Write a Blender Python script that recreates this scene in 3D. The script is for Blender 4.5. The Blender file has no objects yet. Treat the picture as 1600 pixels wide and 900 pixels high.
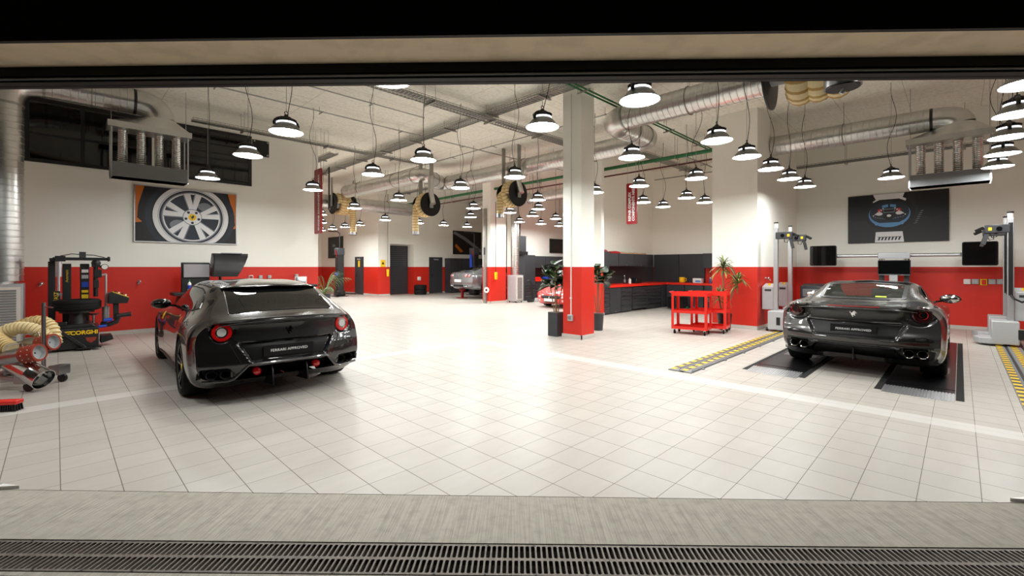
import bpy, bmesh, math, random
from mathutils import Vector, Matrix, geometry
random.seed(7)
SC = bpy.context.scene
COL = SC.collection
R = math.radians
pi = math.pi

# ------------------------------------------------------------------ camera, world, exposure
cam_d = bpy.data.cameras.new('camera')
cam_d.sensor_width = 36.0
cam_d.lens = 36.0 * 706 / 1600
cam_d.shift_y = -33 / 1600
cam_d.clip_end = 200
cam = bpy.data.objects.new('camera', cam_d)
COL.objects.link(cam)
cam.location = (0, 0, 1.5)
cam.rotation_euler = (R(90), 0, R(-45.24))
SC.camera = cam
SC.view_settings.view_transform = 'Standard'
SC.view_settings.look = 'None'
SC.view_settings.gamma = 1
SC.view_settings.use_curve_mapping = False
SC.view_settings.exposure = 0.12
LAMP_STRENGTH = 72.0
wd = bpy.data.worlds.new('night')
SC.world = wd
wd.use_nodes = True
wd.node_tree.nodes['Background'].inputs[0].default_value = (0.011, 0.008, 0.006, 1)
wd.node_tree.nodes['Background'].inputs[1].default_value = 1.0
SC.cycles.max_bounces = 10
SC.cycles.diffuse_bounces = 8
SC.cycles.glossy_bounces = 4
SC.cycles.transparent_max_bounces = 8
SC.cycles.sample_clamp_indirect = 12
SC.cycles.use_denoising = True

# ------------------------------------------------------------------ mesh helpers
def frame_of(d):
    d = Vector(d).normalized()
    u = Vector((0, 0, 1)) if abs(d.z) < .9 else Vector((1, 0, 0))
    x = u.cross(d).normalized()
    return x, d.cross(x)

class MB:
    def __init__(s):
        s.v = []; s.f = []; s.m = []; s.M = None
    def add(s, vs, fs, m=0):
        o = len(s.v)
        if s.M is not None: vs = [s.M @ Vector(p) for p in vs]
        s.v += [tuple(p) for p in vs]
        s.f += [tuple(i + o for i in f) for f in fs]
        s.m += [m] * len(fs)
        return s
    def box(s, x0, x1, y0, y1, z0, z1, m=0):
        vs = [(x, y, z) for x in (x0, x1) for y in (y0, y1) for z in (z0, z1)]
        return s.add(vs, [(0,1,3,2),(4,6,7,5),(0,4,5,1),(2,3,7,6),(0,2,6,4),(1,5,7,3)], m)
    def bar(s, p0, p1, w, h, m=0):
        p0, p1 = Vector(p0), Vector(p1); x, y = frame_of(p1 - p0)
        vs = [p + x*a*w/2 + y*b*h/2 for p in (p0, p1) for a, b in ((-1,-1),(1,-1),(1,1),(-1,1))]
        return s.add(vs, [(0,1,5,4),(1,2,6,5),(2,3,7,6),(3,0,4,7),(3,2,1,0),(4,5,6,7)], m)
    def cyl(s, p0, p1, r0, r1=None, n=16, caps=True, m=0):
        if r1 is None: r1 = r0
        p0, p1 = Vector(p0), Vector(p1); x, y = frame_of(p1 - p0)
        vs = []
        for p, r in ((p0, r0), (p1, r1)):
            vs += [p + x*r*math.cos(2*pi*i/n) + y*r*math.sin(2*pi*i/n) for i in range(n)]
        fs = [(i, (i+1) % n, n + (i+1) % n, n + i) for i in range(n)]
        if caps: fs += [tuple(range(n-1, -1, -1)), tuple(range(n, 2*n))]
        return s.add(vs, fs, m)
    def tube(s, pts, r, n=8, caps=True, m=0, mf=None):
        pts = [Vector(p) for p in pts]; k = len(pts)
        rs = r if isinstance(r, (list, tuple)) else [r]*k
        x, y = frame_of(pts[1] - pts[0]); vs = []
        for i, p in enumerate(pts):
            t = (pts[min(i+1, k-1)] - pts[max(i-1, 0)])
            if t.length < 1e-9: t = pts[1]-pts[0]
            t.normalize()
            x = (x - t * x.dot(t)).normalized(); y = t.cross(x)
            vs += [p + x*rs[i]*math.cos(2*pi*j/n) + y*rs[i]*math.sin(2*pi*j/n) for j in range(n)]
        fs = [(i*n + j, i*n + (j+1) % n, (i+1)*n + (j+1) % n, (i+1)*n + j) for i in range(k-1) for j in range(n)]
        if caps: fs += [tuple(range(n-1, -1, -1)), tuple(range((k-1)*n, k*n))]
        s.add(vs, fs, m)
        if mf:
            o = len(s.m) - len(fs)
            for i in range(k-1): s.m[o+i*n:o+(i+1)*n] = [mf(i)]*n
        return s
    def lathe(s, prof, o=(0,0,0), ax=(0,0,1), n=24, m=0, mf=None):
        o = Vector(o); d = Vector(ax).normalized(); x, y = frame_of(d); vs = []
        for r, h in prof:
            vs += [o + d*h + x*r*math.cos(2*pi*i/n) + y*r*math.sin(2*pi*i/n) for i in range(n)]
        for k in range(len(prof)-1):
            fs = [(k*n + j, k*n + (j+1) % n, (k+1)*n + (j+1) % n, (k+1)*n + j) for j in range(n)]
            base = 0
            if k == 0: s.add(vs, fs, mf[k] if mf else m); o0 = len(s.v) - len(vs)
            else:
                s.f += [tuple(i + o0 for i in f) for f in fs]; s.m += [mf[k] if mf else m]*n
        return s
    def prism(s, poly, d0, d1, ax='z', m=0):
        def P(a, b, c): return (a, b, c) if ax == 'z' else ((a, c, b) if ax == 'y' else (c, a, b))
        n = len(poly)
        vs = [P(a, b, d0) for a, b in poly] + [P(a, b, d1) for a, b in poly]
        return s.add(vs, [(i, (i+1) % n, n + (i+1) % n, n + i) for i in range(n)] + [tuple(range(n-1,-1,-1)), tuple(range(n, 2*n))], m)
    def grid(s, fn, nu, nv, m=0, wrap=False):
        vs = [fn(i/(nu-1) if not wrap else i/nu, j/(nv-1)) for i in range(nu) for j in range(nv)]
        fs = []
        for i in range(nu if wrap else nu-1):
            i2 = (i+1) % nu
            for j in range(nv-1): fs.append((i*nv+j, i2*nv+j, i2*nv+j+1, i*nv+j+1))
        return s.add(vs, fs, m)
    def ball(s, c, r, n=12, sx=1, sy=1, sz=1, m=0):
        c = Vector(c)
        return s.grid(lambda u, v: c + Vector((r*sx*math.sin(pi*v)*math.cos(2*pi*u), r*sy*math.sin(pi*v)*math.sin(2*pi*u), r*sz*math.cos(pi*v))), n, n//2+1, m, True)
    def build(s, name, mats, parent=None, smooth=38, bevel=0, seg=2, wn=False):
        me = bpy.data.meshes.new(name)
        me.from_pydata(s.v, [], s.f)
        if not isinstance(mats, (list, tuple)): mats = [mats]
        for x in mats: me.materials.append(x)
        if len(mats) > 1: me.polygons.foreach_set('material_index', s.m)
        bm = bmesh.new(); bm.from_mesh(me); bmesh.ops.recalc_face_normals(bm, faces=bm.faces); bm.to_mesh(me); bm.free()
        if smooth:
            me.polygons.foreach_set('use_smooth', [True]*len(me.polygons))
            me.set_sharp_from_angle(angle=R(smooth))
        me.update()
        o = bpy.data.objects.new(name, me); COL.objects.link(o)
        if parent is not None: o.parent = parent
        if bevel:
            b = o.modifiers.new('bevel', 'BEVEL'); b.width = bevel; b.segments = seg; b.limit_method = 'ANGLE'; b.angle_limit = R(40)
            b.harden_normals = False
        return o

def tag(o, label=None, cat=None, group=None, kind=None):
    if label: o['label'] = label
    if cat: o['category'] = cat
    if group: o['group'] = group
    if kind: o['kind'] = kind
    return o
def thing(name, label, cat, loc=(0,0,0), rz=0.0, group=None):
    o = bpy.data.objects.new(name, None); COL.objects.link(o)
    o.empty_display_size = .1
    o.location = loc; o.rotation_euler = (0, 0, rz)
    return tag(o, label, cat, group)
def struct(name, mb, m, parent=None, **k):
    o = mb.build(name, m, parent, **k)
    if parent is None: o['kind'] = 'structure'
    return o
KIDS = {}
def kids(o):
    return [c for c in bpy.data.objects if c.parent == o]
def copy_tree(o, parent=None, ch=None):
    if ch is None:
        ch = {}
        for c in bpy.data.objects:
            if c.parent: ch.setdefault(c.parent.name, []).append(c)
    c = o.copy(); COL.objects.link(c)
    if parent is not None: c.parent = parent
    for k in ch.get(o.name, []): copy_tree(k, c, ch)
    return c
def text_part(name, s, size, m, parent, M, sx=1.0, depth=.0015, align='CENTER', bold=0.0):
    cu = bpy.data.curves.new(name, 'FONT'); cu.body = s; cu.size = size; cu.align_x = align; cu.align_y = 'CENTER'
    cu.extrude = depth; cu.offset = bold; cu.resolution_u = 3
    to = bpy.data.objects.new(name + '_src', cu); COL.objects.link(to)
    bpy.context.view_layer.update()
    dg = bpy.context.evaluated_depsgraph_get()
    me = bpy.data.meshes.new_from_object(to.evaluated_get(dg))
    bpy.data.objects.remove(to); bpy.data.curves.remove(cu)
    me.transform(M @ Matrix.Diagonal((sx, 1, 1, 1)))
    me.materials.clear(); me.materials.append(m); me.name = name
    o = bpy.data.objects.new(name, me); COL.objects.link(o)
    if parent is not None: o.parent = parent
    return o
def basis(o, x, y):
    x = Vector(x).normalized(); y = Vector(y).normalized(); z = x.cross(y)
    return Matrix(((x.x, y.x, z.x, o[0]), (x.y, y.y, z.y, o[1]), (x.z, y.z, z.z, o[2]), (0,0,0,1)))

# ------------------------------------------------------------------ materials
def lin(c): return c/12.92 if c <= .04045 else ((c+.055)/1.055)**2.4
def rgb(r, g, b): return (lin(r/255), lin(g/255), lin(b/255), 1)
def new_mat(name):
    m = bpy.data.materials.new(name); m.use_nodes = True
    return m, m.node_tree.nodes, m.node_tree.links, m.node_tree.nodes['Principled BSDF']
def mat(name, c, rough=.5, metal=0.0, spec=.5, coat=0.0, noise=0.0, nscale=8.0, bump=0.0, bscale=60.0, emit=None, es=0.0, alpha=1.0, coatr=.03):
    m, N, L, b = new_mat(name)
    b.inputs['Base Color'].default_value = c if len(c) == 4 else (*c, 1)
    b.inputs['Roughness'].default_value = rough; b.inputs['Metallic'].default_value = metal
    b.inputs['Specular IOR Level'].default_value = spec
    b.inputs['Coat Weight'].default_value = coat; b.inputs['Coat Roughness'].default_value = coatr
    tc = N.new('ShaderNodeTexCoord')
    nz = N.new('ShaderNodeTexNoise'); nz.inputs['Scale'].default_value = nscale; nz.inputs['Detail'].default_value = 4
    L.new(tc.outputs['Object'], nz.inputs['Vector'])
    mx = N.new('ShaderNodeMix'); mx.data_type = 'RGBA'; mx.blend_type = 'MULTIPLY'
    mx.inputs[0].default_value = noise if noise else .08
    mx.inputs[6].default_value = c if len(c) == 4 else (*c, 1)
    rp = N.new('ShaderNodeValToRGB'); rp.color_ramp.elements[0].position = .3; rp.color_ramp.elements[0].color = (.55,.55,.55,1); rp.color_ramp.elements[1].position = .65
    L.new(nz.outputs['Fac'], rp.inputs[0]); L.new(rp.outputs[0], mx.inputs[7]); L.new(mx.outputs[2], b.inputs['Base Color'])
    if bump:
        n2 = N.new('ShaderNodeTexNoise'); n2.inputs['Scale'].default_value = bscale
        L.new(tc.outputs['Object'], n2.inputs['Vector'])
        bp = N.new('ShaderNodeBump'); bp.inputs['Strength'].default_value = bump; bp.inputs['Distance'].default_value = .01
        L.new(n2.outputs['Fac'], bp.inputs['Height']); L.new(bp.outputs[0], b.inputs['Normal'])
    if emit: b.inputs['Emission Color'].default_value = emit; b.inputs['Emission Strength'].default_value = es
    if alpha < 1: b.inputs['Alpha'].default_value = alpha
    return m
def mth(N, L, op, a, b=None, c=None):
    n = N.new('ShaderNodeMath'); n.operation = op
    for i, x in enumerate((a, b, c)):
        if x is None: continue
        if isinstance(x, (int, float)): n.inputs[i].default_value = x
        else: L.new(x, n.inputs[i])
    return n.outputs[0]
def mixc(N, L, f, a, b, blend='MIX'):
    n = N.new('ShaderNodeMix'); n.data_type = 'RGBA'; n.blend_type = blend
    for i, x in ((0, f), (6, a), (7, b)):
        if isinstance(x, (int, float)): n.inputs[i].default_value = x
        elif isinstance(x, tuple): n.inputs[i].default_value = x
        else: L.new(x, n.inputs[i])
    return n.outputs[2]
def noise(N, L, vec, scale, detail=4):
    n = N.new('ShaderNodeTexNoise'); n.inputs['Scale'].default_value = scale; n.inputs['Detail'].default_value = detail
    L.new(vec, n.inputs['Vector']); return n.outputs['Fac']

def wall_paint(name='two_tone_wall_paint', split=1.5):
    m, N, L, b = new_mat(name)
    g = N.new('ShaderNodeNewGeometry'); sp = N.new('ShaderNodeSeparateXYZ'); L.new(g.outputs['Position'], sp.inputs[0])
    up = mth(N, L, 'GREATER_THAN', sp.outputs[2], split)
    n1 = noise(N, L, g.outputs['Position'], 1.3, 6)
    white = mixc(N, L, mth(N, L, 'MULTIPLY', n1, .25), rgb(241,241,233), rgb(232,231,221))
    red = mixc(N, L, mth(N, L, 'MULTIPLY', n1, .5), rgb(208,42,26), rgb(190,34,20))
    L.new(mixc(N, L, up, red, white), b.inputs['Base Color'])
    L.new(mth(N, L, 'MULTIPLY_ADD', up, .35, .42), b.inputs['Roughness'])
    bp = N.new('ShaderNodeBump'); bp.inputs['Strength'].default_value = .08; bp.inputs['Distance'].default_value = .01
    L.new(noise(N, L, g.outputs['Position'], 60, 3), bp.inputs['Height']); L.new(bp.outputs[0], b.inputs['Normal'])
    return m
def floor_tile():
    m, N, L, b = new_mat('porcelain_floor_tile')
    g = N.new('ShaderNodeNewGeometry'); sp = N.new('ShaderNodeSeparateXYZ'); L.new(g.outputs['Position'], sp.inputs[0])
    X, Y = sp.outputs[0], sp.outputs[1]
    fx = mth(N, L, 'FRACT', mth(N, L, 'MULTIPLY_ADD', X, 1/.3, 40 - .02/.3)); fy = mth(N, L, 'FRACT', mth(N, L, 'MULTIPLY_ADD', Y, 1/.3, 40 - .2/.3))
    dx = mth(N, L, 'ABSOLUTE', mth(N, L, 'SUBTRACT', fx, .5)); dy = mth(N, L, 'ABSOLUTE', mth(N, L, 'SUBTRACT', fy, .5))
    gx = mth(N, L, 'GREATER_THAN', dx, .4915); gy = mth(N, L, 'GREATER_THAN', dy, .4935)
    gr = mth(N, L, 'MAXIMUM', gx, gy)
    ix = mth(N, L, 'FLOOR', mth(N, L, 'MULTIPLY_ADD', X, 1/.3, 40 - .02/.3)); iy = mth(N, L, 'FLOOR', mth(N, L, 'MULTIPLY_ADD', Y, 1/.3, 40 - .2/.3))
    cb = N.new('ShaderNodeCombineXYZ'); L.new(ix, cb.inputs[0]); L.new(iy, cb.inputs[1])
    wn = N.new('ShaderNodeTexWhiteNoise'); wn.noise_dimensions = '2D'; L.new(cb.outputs[0], wn.inputs['Vector'])
    # stretched veining
    mp = N.new('ShaderNodeMapping'); mp.inputs['Scale'].default_value = (2.2, 9, 1); L.new(g.outputs['Position'], mp.inputs[0])
    v1 = noise(N, L, mp.outputs[0], 1.0, 6)
    base = mixc(N, L, v1, rgb(177,171,163), rgb(193,187,180))
    base = mixc(N, L, mth(N, L, 'MULTIPLY', wn.outputs[0], .35), base, rgb(171,165,157))
    # dirt smears in big soft patches
    d = noise(N, L, g.outputs['Position'], .9, 5)
    rp = N.new('ShaderNodeMapRange'); rp.inputs[1].default_value = .5; rp.inputs[2].default_value = .75; L.new(d, rp.inputs[0])
    base = mixc(N, L, mth(N, L, 'MULTIPLY', rp.outputs[0], .25), base, rgb(166,157,146))
    # pale inlaid marking rows
    s1 = mth(N, L, 'MULTIPLY', mth(N, L, 'GREATER_THAN', X, 5.87), mth(N, L, 'LESS_THAN', X, 6.15))
    s1 = mth(N, L, 'MULTIPLY', s1, mth(N, L, 'LESS_THAN', Y, 6.8))
    s2 = mth(N, L, 'MULTIPLY', mth(N, L, 'GREATER_THAN', Y, 6.82), mth(N, L, 'LESS_THAN', Y, 7.1)); s2 = mth(N, L, 'MULTIPLY', s2, mth(N, L, 'LESS_THAN', X, 5.87))
    st = mth(N, L, 'MAXIMUM', s1, s2)
    base = mixc(N, L, mth(N, L, 'MULTIPLY', st, .34), base, rgb(240,238,235))
    col = mixc(N, L, mth(N, L, 'MULTIPLY', gr, mth(N, L, 'SUBTRACT', 1, mth(N, L, 'MULTIPLY', st, .7))), base, rgb(104,96,86))
    L.new(col, b.inputs['Base Color'])
    b.inputs['Roughness'].default_value = .38
    L.new(mth(N, L, 'MULTIPLY_ADD', gr, .4, mth(N, L, 'MULTIPLY_ADD', d, .2, .27)), b.inputs['Roughness'])
    b.inputs['Specular IOR Level'].default_value = .35
    return m
def concrete(name, c1, c2, lines=None, rough=.9, bump=.4, sc=1.0):
    m, N, L, b = new_mat(name)
    g = N.new('ShaderNodeTexCoord'); P = g.outputs['Object']
    n1 = noise(N, L, P, .7*sc, 8); n2 = noise(N, L, P, 14*sc, 6)
    col = mixc(N, L, n1, c1, c2)
    rp = N.new('ShaderNodeMapRange'); rp.inputs[1].default_value = .45; rp.inputs[2].default_value = .7; L.new(n2, rp.inputs[0])
    col = mixc(N, L, mth(N, L, 'MULTIPLY', rp.outputs[0], .3), col, (c1[0]*.45, c1[1]*.45, c1[2]*.45, 1))
    h = n2
    if lines == 'board':
        mp = N.new('ShaderNodeMapping'); mp.inputs['Scale'].default_value = (1.2, 14, 1); L.new(P, mp.inputs[0])
        n3 = noise(N, L, mp.outputs[0], 1.5, 5); col = mixc(N, L, mth(N, L, 'MULTIPLY', n3, .35), col, (c1[0]*.6, c1[1]*.58, c1[2]*.55, 1))
        sp = N.new('ShaderNodeSeparateXYZ'); L.new(P, sp.inputs[0])
        for ax, w in ((0, 2.4), (1, 1.2)):
            f = mth(N, L, 'FRACT', mth(N, L, 'MULTIPLY_ADD', sp.outputs[ax], 1/w, 20.3))
            k = mth(N, L, 'LESS_THAN', f, .012/w)
            col = mixc(N, L, mth(N, L, 'MULTIPLY', k, .5), col, (c1[0]*.35, c1[1]*.33, c1[2]*.3, 1))
    if lines == 'broom':
        mp = N.new('ShaderNodeMapping'); mp.inputs['Scale'].default_value = (120, 2.2, 1); L.new(P, mp.inputs[0])
        n3 = noise(N, L, mp.outputs[0], 1, 4); h = n3
        r3 = N.new('ShaderNodeMapRange'); r3.inputs[1].default_value = .42; r3.inputs[2].default_value = .62; L.new(n3, r3.inputs[0])
        col = mixc(N, L, mth(N, L, 'MULTIPLY', r3.outputs[0], .38), col, (c1[0]*.5, c1[1]*.49, c1[2]*.46, 1))
    L.new(col, b.inputs['Base Color']); b.inputs['Roughness'].default_value = rough; b.inputs['Specular IOR Level'].default_value = .2
    bp = N.new('ShaderNodeBump'); bp.inputs['Strength'].default_value = bump; bp.inputs['Distance'].default_value = .01
    L.new(h, bp.inputs['Height']); L.new(bp.outputs[0], b.inputs['Normal'])
    return m
M = {}
M['wall'] = wall_paint()
M['floor'] = floor_tile()
M['ceil'] = concrete('concrete_slab_soffit', rgb(238,238,226), rgb(246,246,236), 'board', bump=.25)
M['apron'] = concrete('broomed_concrete', rgb(170,165,154), rgb(188,183,172), 'broom', bump=.6)
M['soffit'] = concrete('plastered_beam', rgb(226,205,174), rgb(234,214,186), None, bump=.1, sc=.4)
M['asphalt'] = concrete('asphalt', rgb(34,31,28), rgb(58,54,50), None, bump=.9, sc=3)
M['cladding'] = mat('black_cladding', rgb(28,24,20), .7, noise=.2)
M['black'] = mat('black_plastic', rgb(22,22,23), .45)
M['doorblack'] = mat('black_door_profile', rgb(13,12,11), .6, spec=.3)
M['blackgloss'] = mat('black_gloss', rgb(10,10,11), .12)
M['blackmetal'] = mat('black_powder_coat', rgb(30,30,32), .4, spec=.5)
M['rubber'] = mat('tyre_rubber', rgb(20,20,20), .75, spec=.25, bump=.1)
M['grey'] = mat('light_grey_paint', rgb(176,178,180), .4)
M['midgrey'] = mat('mid_grey_paint', rgb(120,122,124), .45)
M['darkgrey'] = mat('anthracite_paint', rgb(54,56,60), .42, noise=.12)
M['white'] = mat('white_plastic', rgb(232,230,226), .4)
M['offwhite'] = mat('warm_white_paint', rgb(225,218,208), .55)
M['galv'] = mat('galvanised_steel', rgb(214,214,211), .3, 1.0, noise=.25, nscale=5, bump=.15, bscale=25)
M['galvdull'] = mat('dull_galvanised_steel', rgb(168,168,163), .42, .9, noise=.3, nscale=9)
M['foil'] = mat('crinkled_aluminium', rgb(205,205,202), .24, 1.0, bump=.5, bscale=30)
M['chrome'] = mat('chrome', rgb(215,215,215), .1, 1.0)
M['steel'] = mat('brushed_steel', rgb(170,170,172), .3, 1.0)
M['alu'] = mat('aluminium', rgb(200,201,203), .35, .85)
M['redpaint'] = mat('red_powder_coat', rgb(222,34,20), .38, coat=.2)
M['redbench'] = mat('red_worktop', rgb(224,42,24), .4)
M['redsign'] = mat('red_acrylic', rgb(150,14,22), .3)
M['yellow'] = mat('yellow_paint', rgb(238,196,20), .5)
M['yellowglow'] = mat('yellow_plastic', rgb(245,205,30), .4)
M['green'] = mat('green_pipe', rgb(28,104,58), .45)
M['brownpipe'] = mat('brown_pipe', rgb(92,44,36), .5)
M['cream'] = mat('cream_hose', rgb(226,206,158), .7, noise=.35, nscale=12, bump=.2)
M['creamrib'] = mat('hose_spiral_wire', rgb(176,140,70), .6)
M['orange'] = mat('silicone_cone', rgb(150,50,30), .5)
M['blue'] = mat('blue_plastic', rgb(30,70,180), .4)
M['screen'] = mat('dark_screen', rgb(12,13,14), .08)
M['screengrey'] = mat('pale_screen', rgb(150,146,150), .35)
M['leaf'] = mat('leaf', rgb(64,96,38), .5, noise=.5, nscale=6)
M['leaf2'] = mat('variegated_leaf', rgb(120,140,66), .5, noise=.5, nscale=9)
M['leafdark'] = mat('dark_leaf', rgb(36,58,30), .35, noise=.4)
M['stem'] = mat('woody_stem', rgb(120,98,70), .8)
M['cardboard'] = mat('cardboard', rgb(178,142,104), .85)
M['glassblack'] = mat('night_window_glass', rgb(7,7,8), .04, spec=.6)
M['emit'] = mat('lamp_diffuser', (1,1,1,1), .4, emit=(.965,.99,.97,1), es=LAMP_STRENGTH)
M['emitfar'] = mat('lamp_diffuser_far_bay', (1,1,1,1), .4, emit=(.965,.99,.97,1), es=LAMP_STRENGTH*1.7)
M['lampglow'] = mat('lamp_rim_led', (.9,.9,.95,1), .4, emit=(.9,.95,1,1), es=2.0)
M['lampshade'] = mat('aluminium_reflector', rgb(138,136,132), .42, .45)
M['matteblack'] = mat('satin_black_trim', rgb(9,9,10), .4, spec=.35)
# ------------------------------------------------------------------ the room
CE, H0 = 5.3, 2.82
FW = Vector((.7101, .7041, 0)); RT = Vector((.7041, -.7101, 0))
def camp(X, Y, z=0): return RT*X + FW*Y + Vector((0, 0, z))
# the doorway's own frame: origin at the middle of the threshold, x along it, y into the hall
TO = camp(0, 2.958); tdir = (camp(1, -.0256) - camp(0, 0)).normalized(); tin = Vector((-tdir.y, tdir.x, 0))
TM = Matrix(((tdir.x, tin.x, 0, TO.x), (tdir.y, tin.y, 0, TO.y), (0, 0, 1, 0), (0, 0, 0, 1)))
def dbox(name, x0, x1, y0, y1, z0, z1, m, **k):
    o = struct(name, MB().box(x0, x1, y0, y1, z0, z1), m, smooth=0, **k); o.matrix_world = TM; return o
pl, pr_ = TM @ Vector((-8, 0, 0)), TM @ Vector((8.6, 0, 0))
foot = [(pl.x, pl.y), (pr_.x, pr_.y), (25, pr_.y), (25, 29), (pl.x, 29)]
struct('floor', MB().prism(foot, -.15, 0), M['floor'], smooth=0)
struct('ceiling', MB().prism(foot, CE, CE+.25), M['ceil'], smooth=0)
def wbox(name, x0, x1, y0, y1, z0=0, z1=CE, m=None):
    return struct(name, MB().box(x0, x1, y0, y1, z0, z1), m or M['wall'], smooth=0)
LW, RW = 13.26, 15.39
wbox('wall_poster_side', pl.x-.3, 5.36, LW, LW+.35)
wbox('wall_side_return', 5.0, 5.36, LW+.35, 28.4)
wbox('wall_far_end', 5.36, 11.68, 28.4, 28.7)
wbox('wall_far_doors', 11.68, 12.0, 21.94, 28.4)
# rear wall with the recess of the tall door
struct('wall_rear', MB().box(11.68, 12.36, 21.3, 21.94, 0, CE).box(13.83, 24, 21.3, 21.94, 0, CE).box(12.36, 13.83, 21.3, 21.94, 2.72, CE).box(12.0, 24, 21.94, 22.2, 0, CE), M['wall'], smooth=0)
wbox('wall_far_side', 24, 24.3, 14.5, 22.2)
wbox('wall_bench_back', 14.5, 24, 14.45, 14.7)
wbox('wall_middle_end', 22, 22.3, 8.75, 14.45)
struct('wall_workshop_divider', MB().box(11.75, 11.9, 7.8, 8.95, 0, CE).box(11.9, 22, 8.7, 8.95, 0, CE), M['wall'], smooth=0)
wbox('wall_workshop_back', 16.75, 17.0, 4.47, 8.7)
wbox('wall_block', 11.73, 17.0, 3.42, 4.47)
wbox('wall_screen_side', RW, RW+.3, -5.2, 3.42)
wbox('wall_right_end', pr_.x, RW, pr_.y-.3, pr_.y)
wbox('wall_left_end', pl.x-.3, pl.x, pl.y, LW)
wbox('column_front', 7.62, 8.07, 5.54, 6.02)
wbox('column_rear', 12.5, 13.39, 13.64, 14.12)
# doorway surround
dbox('wall_front_left', -8.2, -4.6, -.38, -.02, -.1, 5.4, M['cladding'])
dbox('wall_front_right', 4.6, 8.8, -.38, -.02, -.1, 5.4, M['cladding'])
dbox('lintel', -4.6, 4.6, -.37, -.02, H0, 5.4, M['soffit'])
dbox('trim_fascia_cladding', -8.2, 8.8, -.40, -.371, H0-.004, 5.4, M['cladding'])
def door_leaf():
    mb = MB()
    mb.box(-4.6, 4.6, -.055, .03, 2.762, H0+.02)
    mb.box(-4.6, 4.6, .035, .075, 2.726, 5.2)
    mb.box(-4.6, 4.6, -.048, .03, 2.742, 2.75, 1)
    mb.box(-4.6, 4.6, -.03, .034, 2.728, 2.74)
    o = struct('door_1', mb, [M['doorblack'], M['midgrey']], smooth=0); o.matrix_world = TM
door_leaf()
# ground outside
DM = Matrix.Translation(camp(0, 2.45)) @ Matrix.Rotation(math.atan2(RT.y, RT.x) - .0145, 4, 'Z')
DMi = DM.inverted()
def apron():
    a = [DMi @ (TM @ Vector((x, -.001, 0))) for x in (-6, 6)]
    mb = MB().prism([(a[0].x, a[0].y), (-6, .004), (6, .004), (a[1].x, a[1].y)], -.2, -.002)
    o = struct('path_apron', mb, M['apron'], smooth=0); o.matrix_world = DM
    mb = MB().box(-7, 7, -4.5, -.262, -.2, -.012)
    o = struct('road_asphalt', mb, M['asphalt'], smooth=0); o.matrix_world = DM
    mb = MB().box(-6, 6, -.26, .0, -.3, -.16)
    o = struct('trim_drain_channel', mb, M['blackmetal'], smooth=0); o.matrix_world = DM
    k = MB().box(-6, 6, -.285, -.256, -.19, -.004)
    o = struct('trim_drain_kerb', k, M['apron'], smooth=0); o.matrix_world = DM
apron()
M['castiron'] = mat('worn_cast_iron', rgb(112,104,95), .5, .3, noise=.9, nscale=22, bump=.3, bscale=120)
def drain():
    # one half-metre cast grate: two rows of rounded slots
    mb = MB(); n = 17; L_ = .5; p = L_/n; W = .25
    zt, zb = -.004, -.03
    ys = (-.004, -.018, -.116, -.136, -.234, -.247)
    mb.box(.001, L_-.001, ys[1], ys[0], zb, zt); mb.box(.001, L_-.001, ys[3], ys[2], zb, zt); mb.box(.001, L_-.001, ys[5], ys[4], zb, zt)
    for y0, y1 in ((ys[2], ys[1]), (ys[4], ys[3])):
        for i in range(n):
            x0 = i*p; w = .0125
            # web between the slots with filleted roots
            xs = x0 + .001; f = .007
            poly = [(xs-.004*0, y0), (xs + w+.004, y0), (xs+w, y0+f), (xs+w, y1-f), (xs+w+.004, y1), (xs, y1), (xs+.003, y1-f), (xs+.003, y0+f)]
            poly = [(min(max(a, .001), L_-.001), b) for a, b in poly]
            mb.prism(poly, zb, zt)
    for x in (.12, .37):
        mb.cyl((x, -.01, zt-.002), (x, -.01, zt+.0015), .006, n=8, m=1)
        mb.cyl((x, -.24, zt-.002), (x, -.24, zt+.0015), .006, n=8, m=1)
    t = MB(); t.v, t.f, t.m = mb.v, mb.f, mb.m
    first = t.build('drain_grate', [M['castiron'], M['black']], smooth=30)
    k = 12
    for i in range(k):
        o = first if i == 0 else first.copy()
        if i: COL.objects.link(o)
        o.matrix_world = DM @ Matrix.Translation((-3 + i*.5, 0, 0))
        nm = ['first', 'second', 'third', 'fourth', 'fifth', 'sixth', 'seventh', 'eighth', 'ninth', 'tenth', 'eleventh', 'twelfth'][i]
        tag(o, 'slotted cast-iron drain grate, %s of the line counted from the tyre changer side' % nm, 'drain grate', 'drain grates along the threshold')
drain()
# skirting tiles
M['skirt'] = mat('pale_skirting_tile', rgb(196,190,182), .5)
def skirt(name, segs):
    mb = MB()
    for x0, x1, y0, y1 in segs: mb.box(x0, x1, y0, y1, 0, .085)
    struct(name, mb, M['skirt'], smooth=0)
skirt('baseboard_poster_side', [(pl.x, 5.36, LW-.012, LW)])
skirt('baseboard_screen_side', [(RW-.012, RW, pr_.y, 3.42)])
skirt('baseboard_block', [(11.718, 11.73, 3.41, 4.47), (11.718, RW, 3.408, 3.42)])
skirt('baseboard_column_front', [(7.6, 7.62, 5.52, 6.04), (7.6, 8.09, 5.52, 5.54)])
skirt('baseboard_column_rear', [(12.485, 12.5, 13.625, 14.13), (12.485, 13.4, 13.625, 13.64)])
skirt('baseboard_rear', [(13.83, 20, 21.285, 21.3), (11.67, 12.36, 21.285, 21.3), (11.665, 11.68, 21.285, 28.4)])
skirt('baseboard_workshop', [(11.735, 11.75, 7.785, 8.95), (11.735, 11.9, 7.785, 7.8)])
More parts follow.
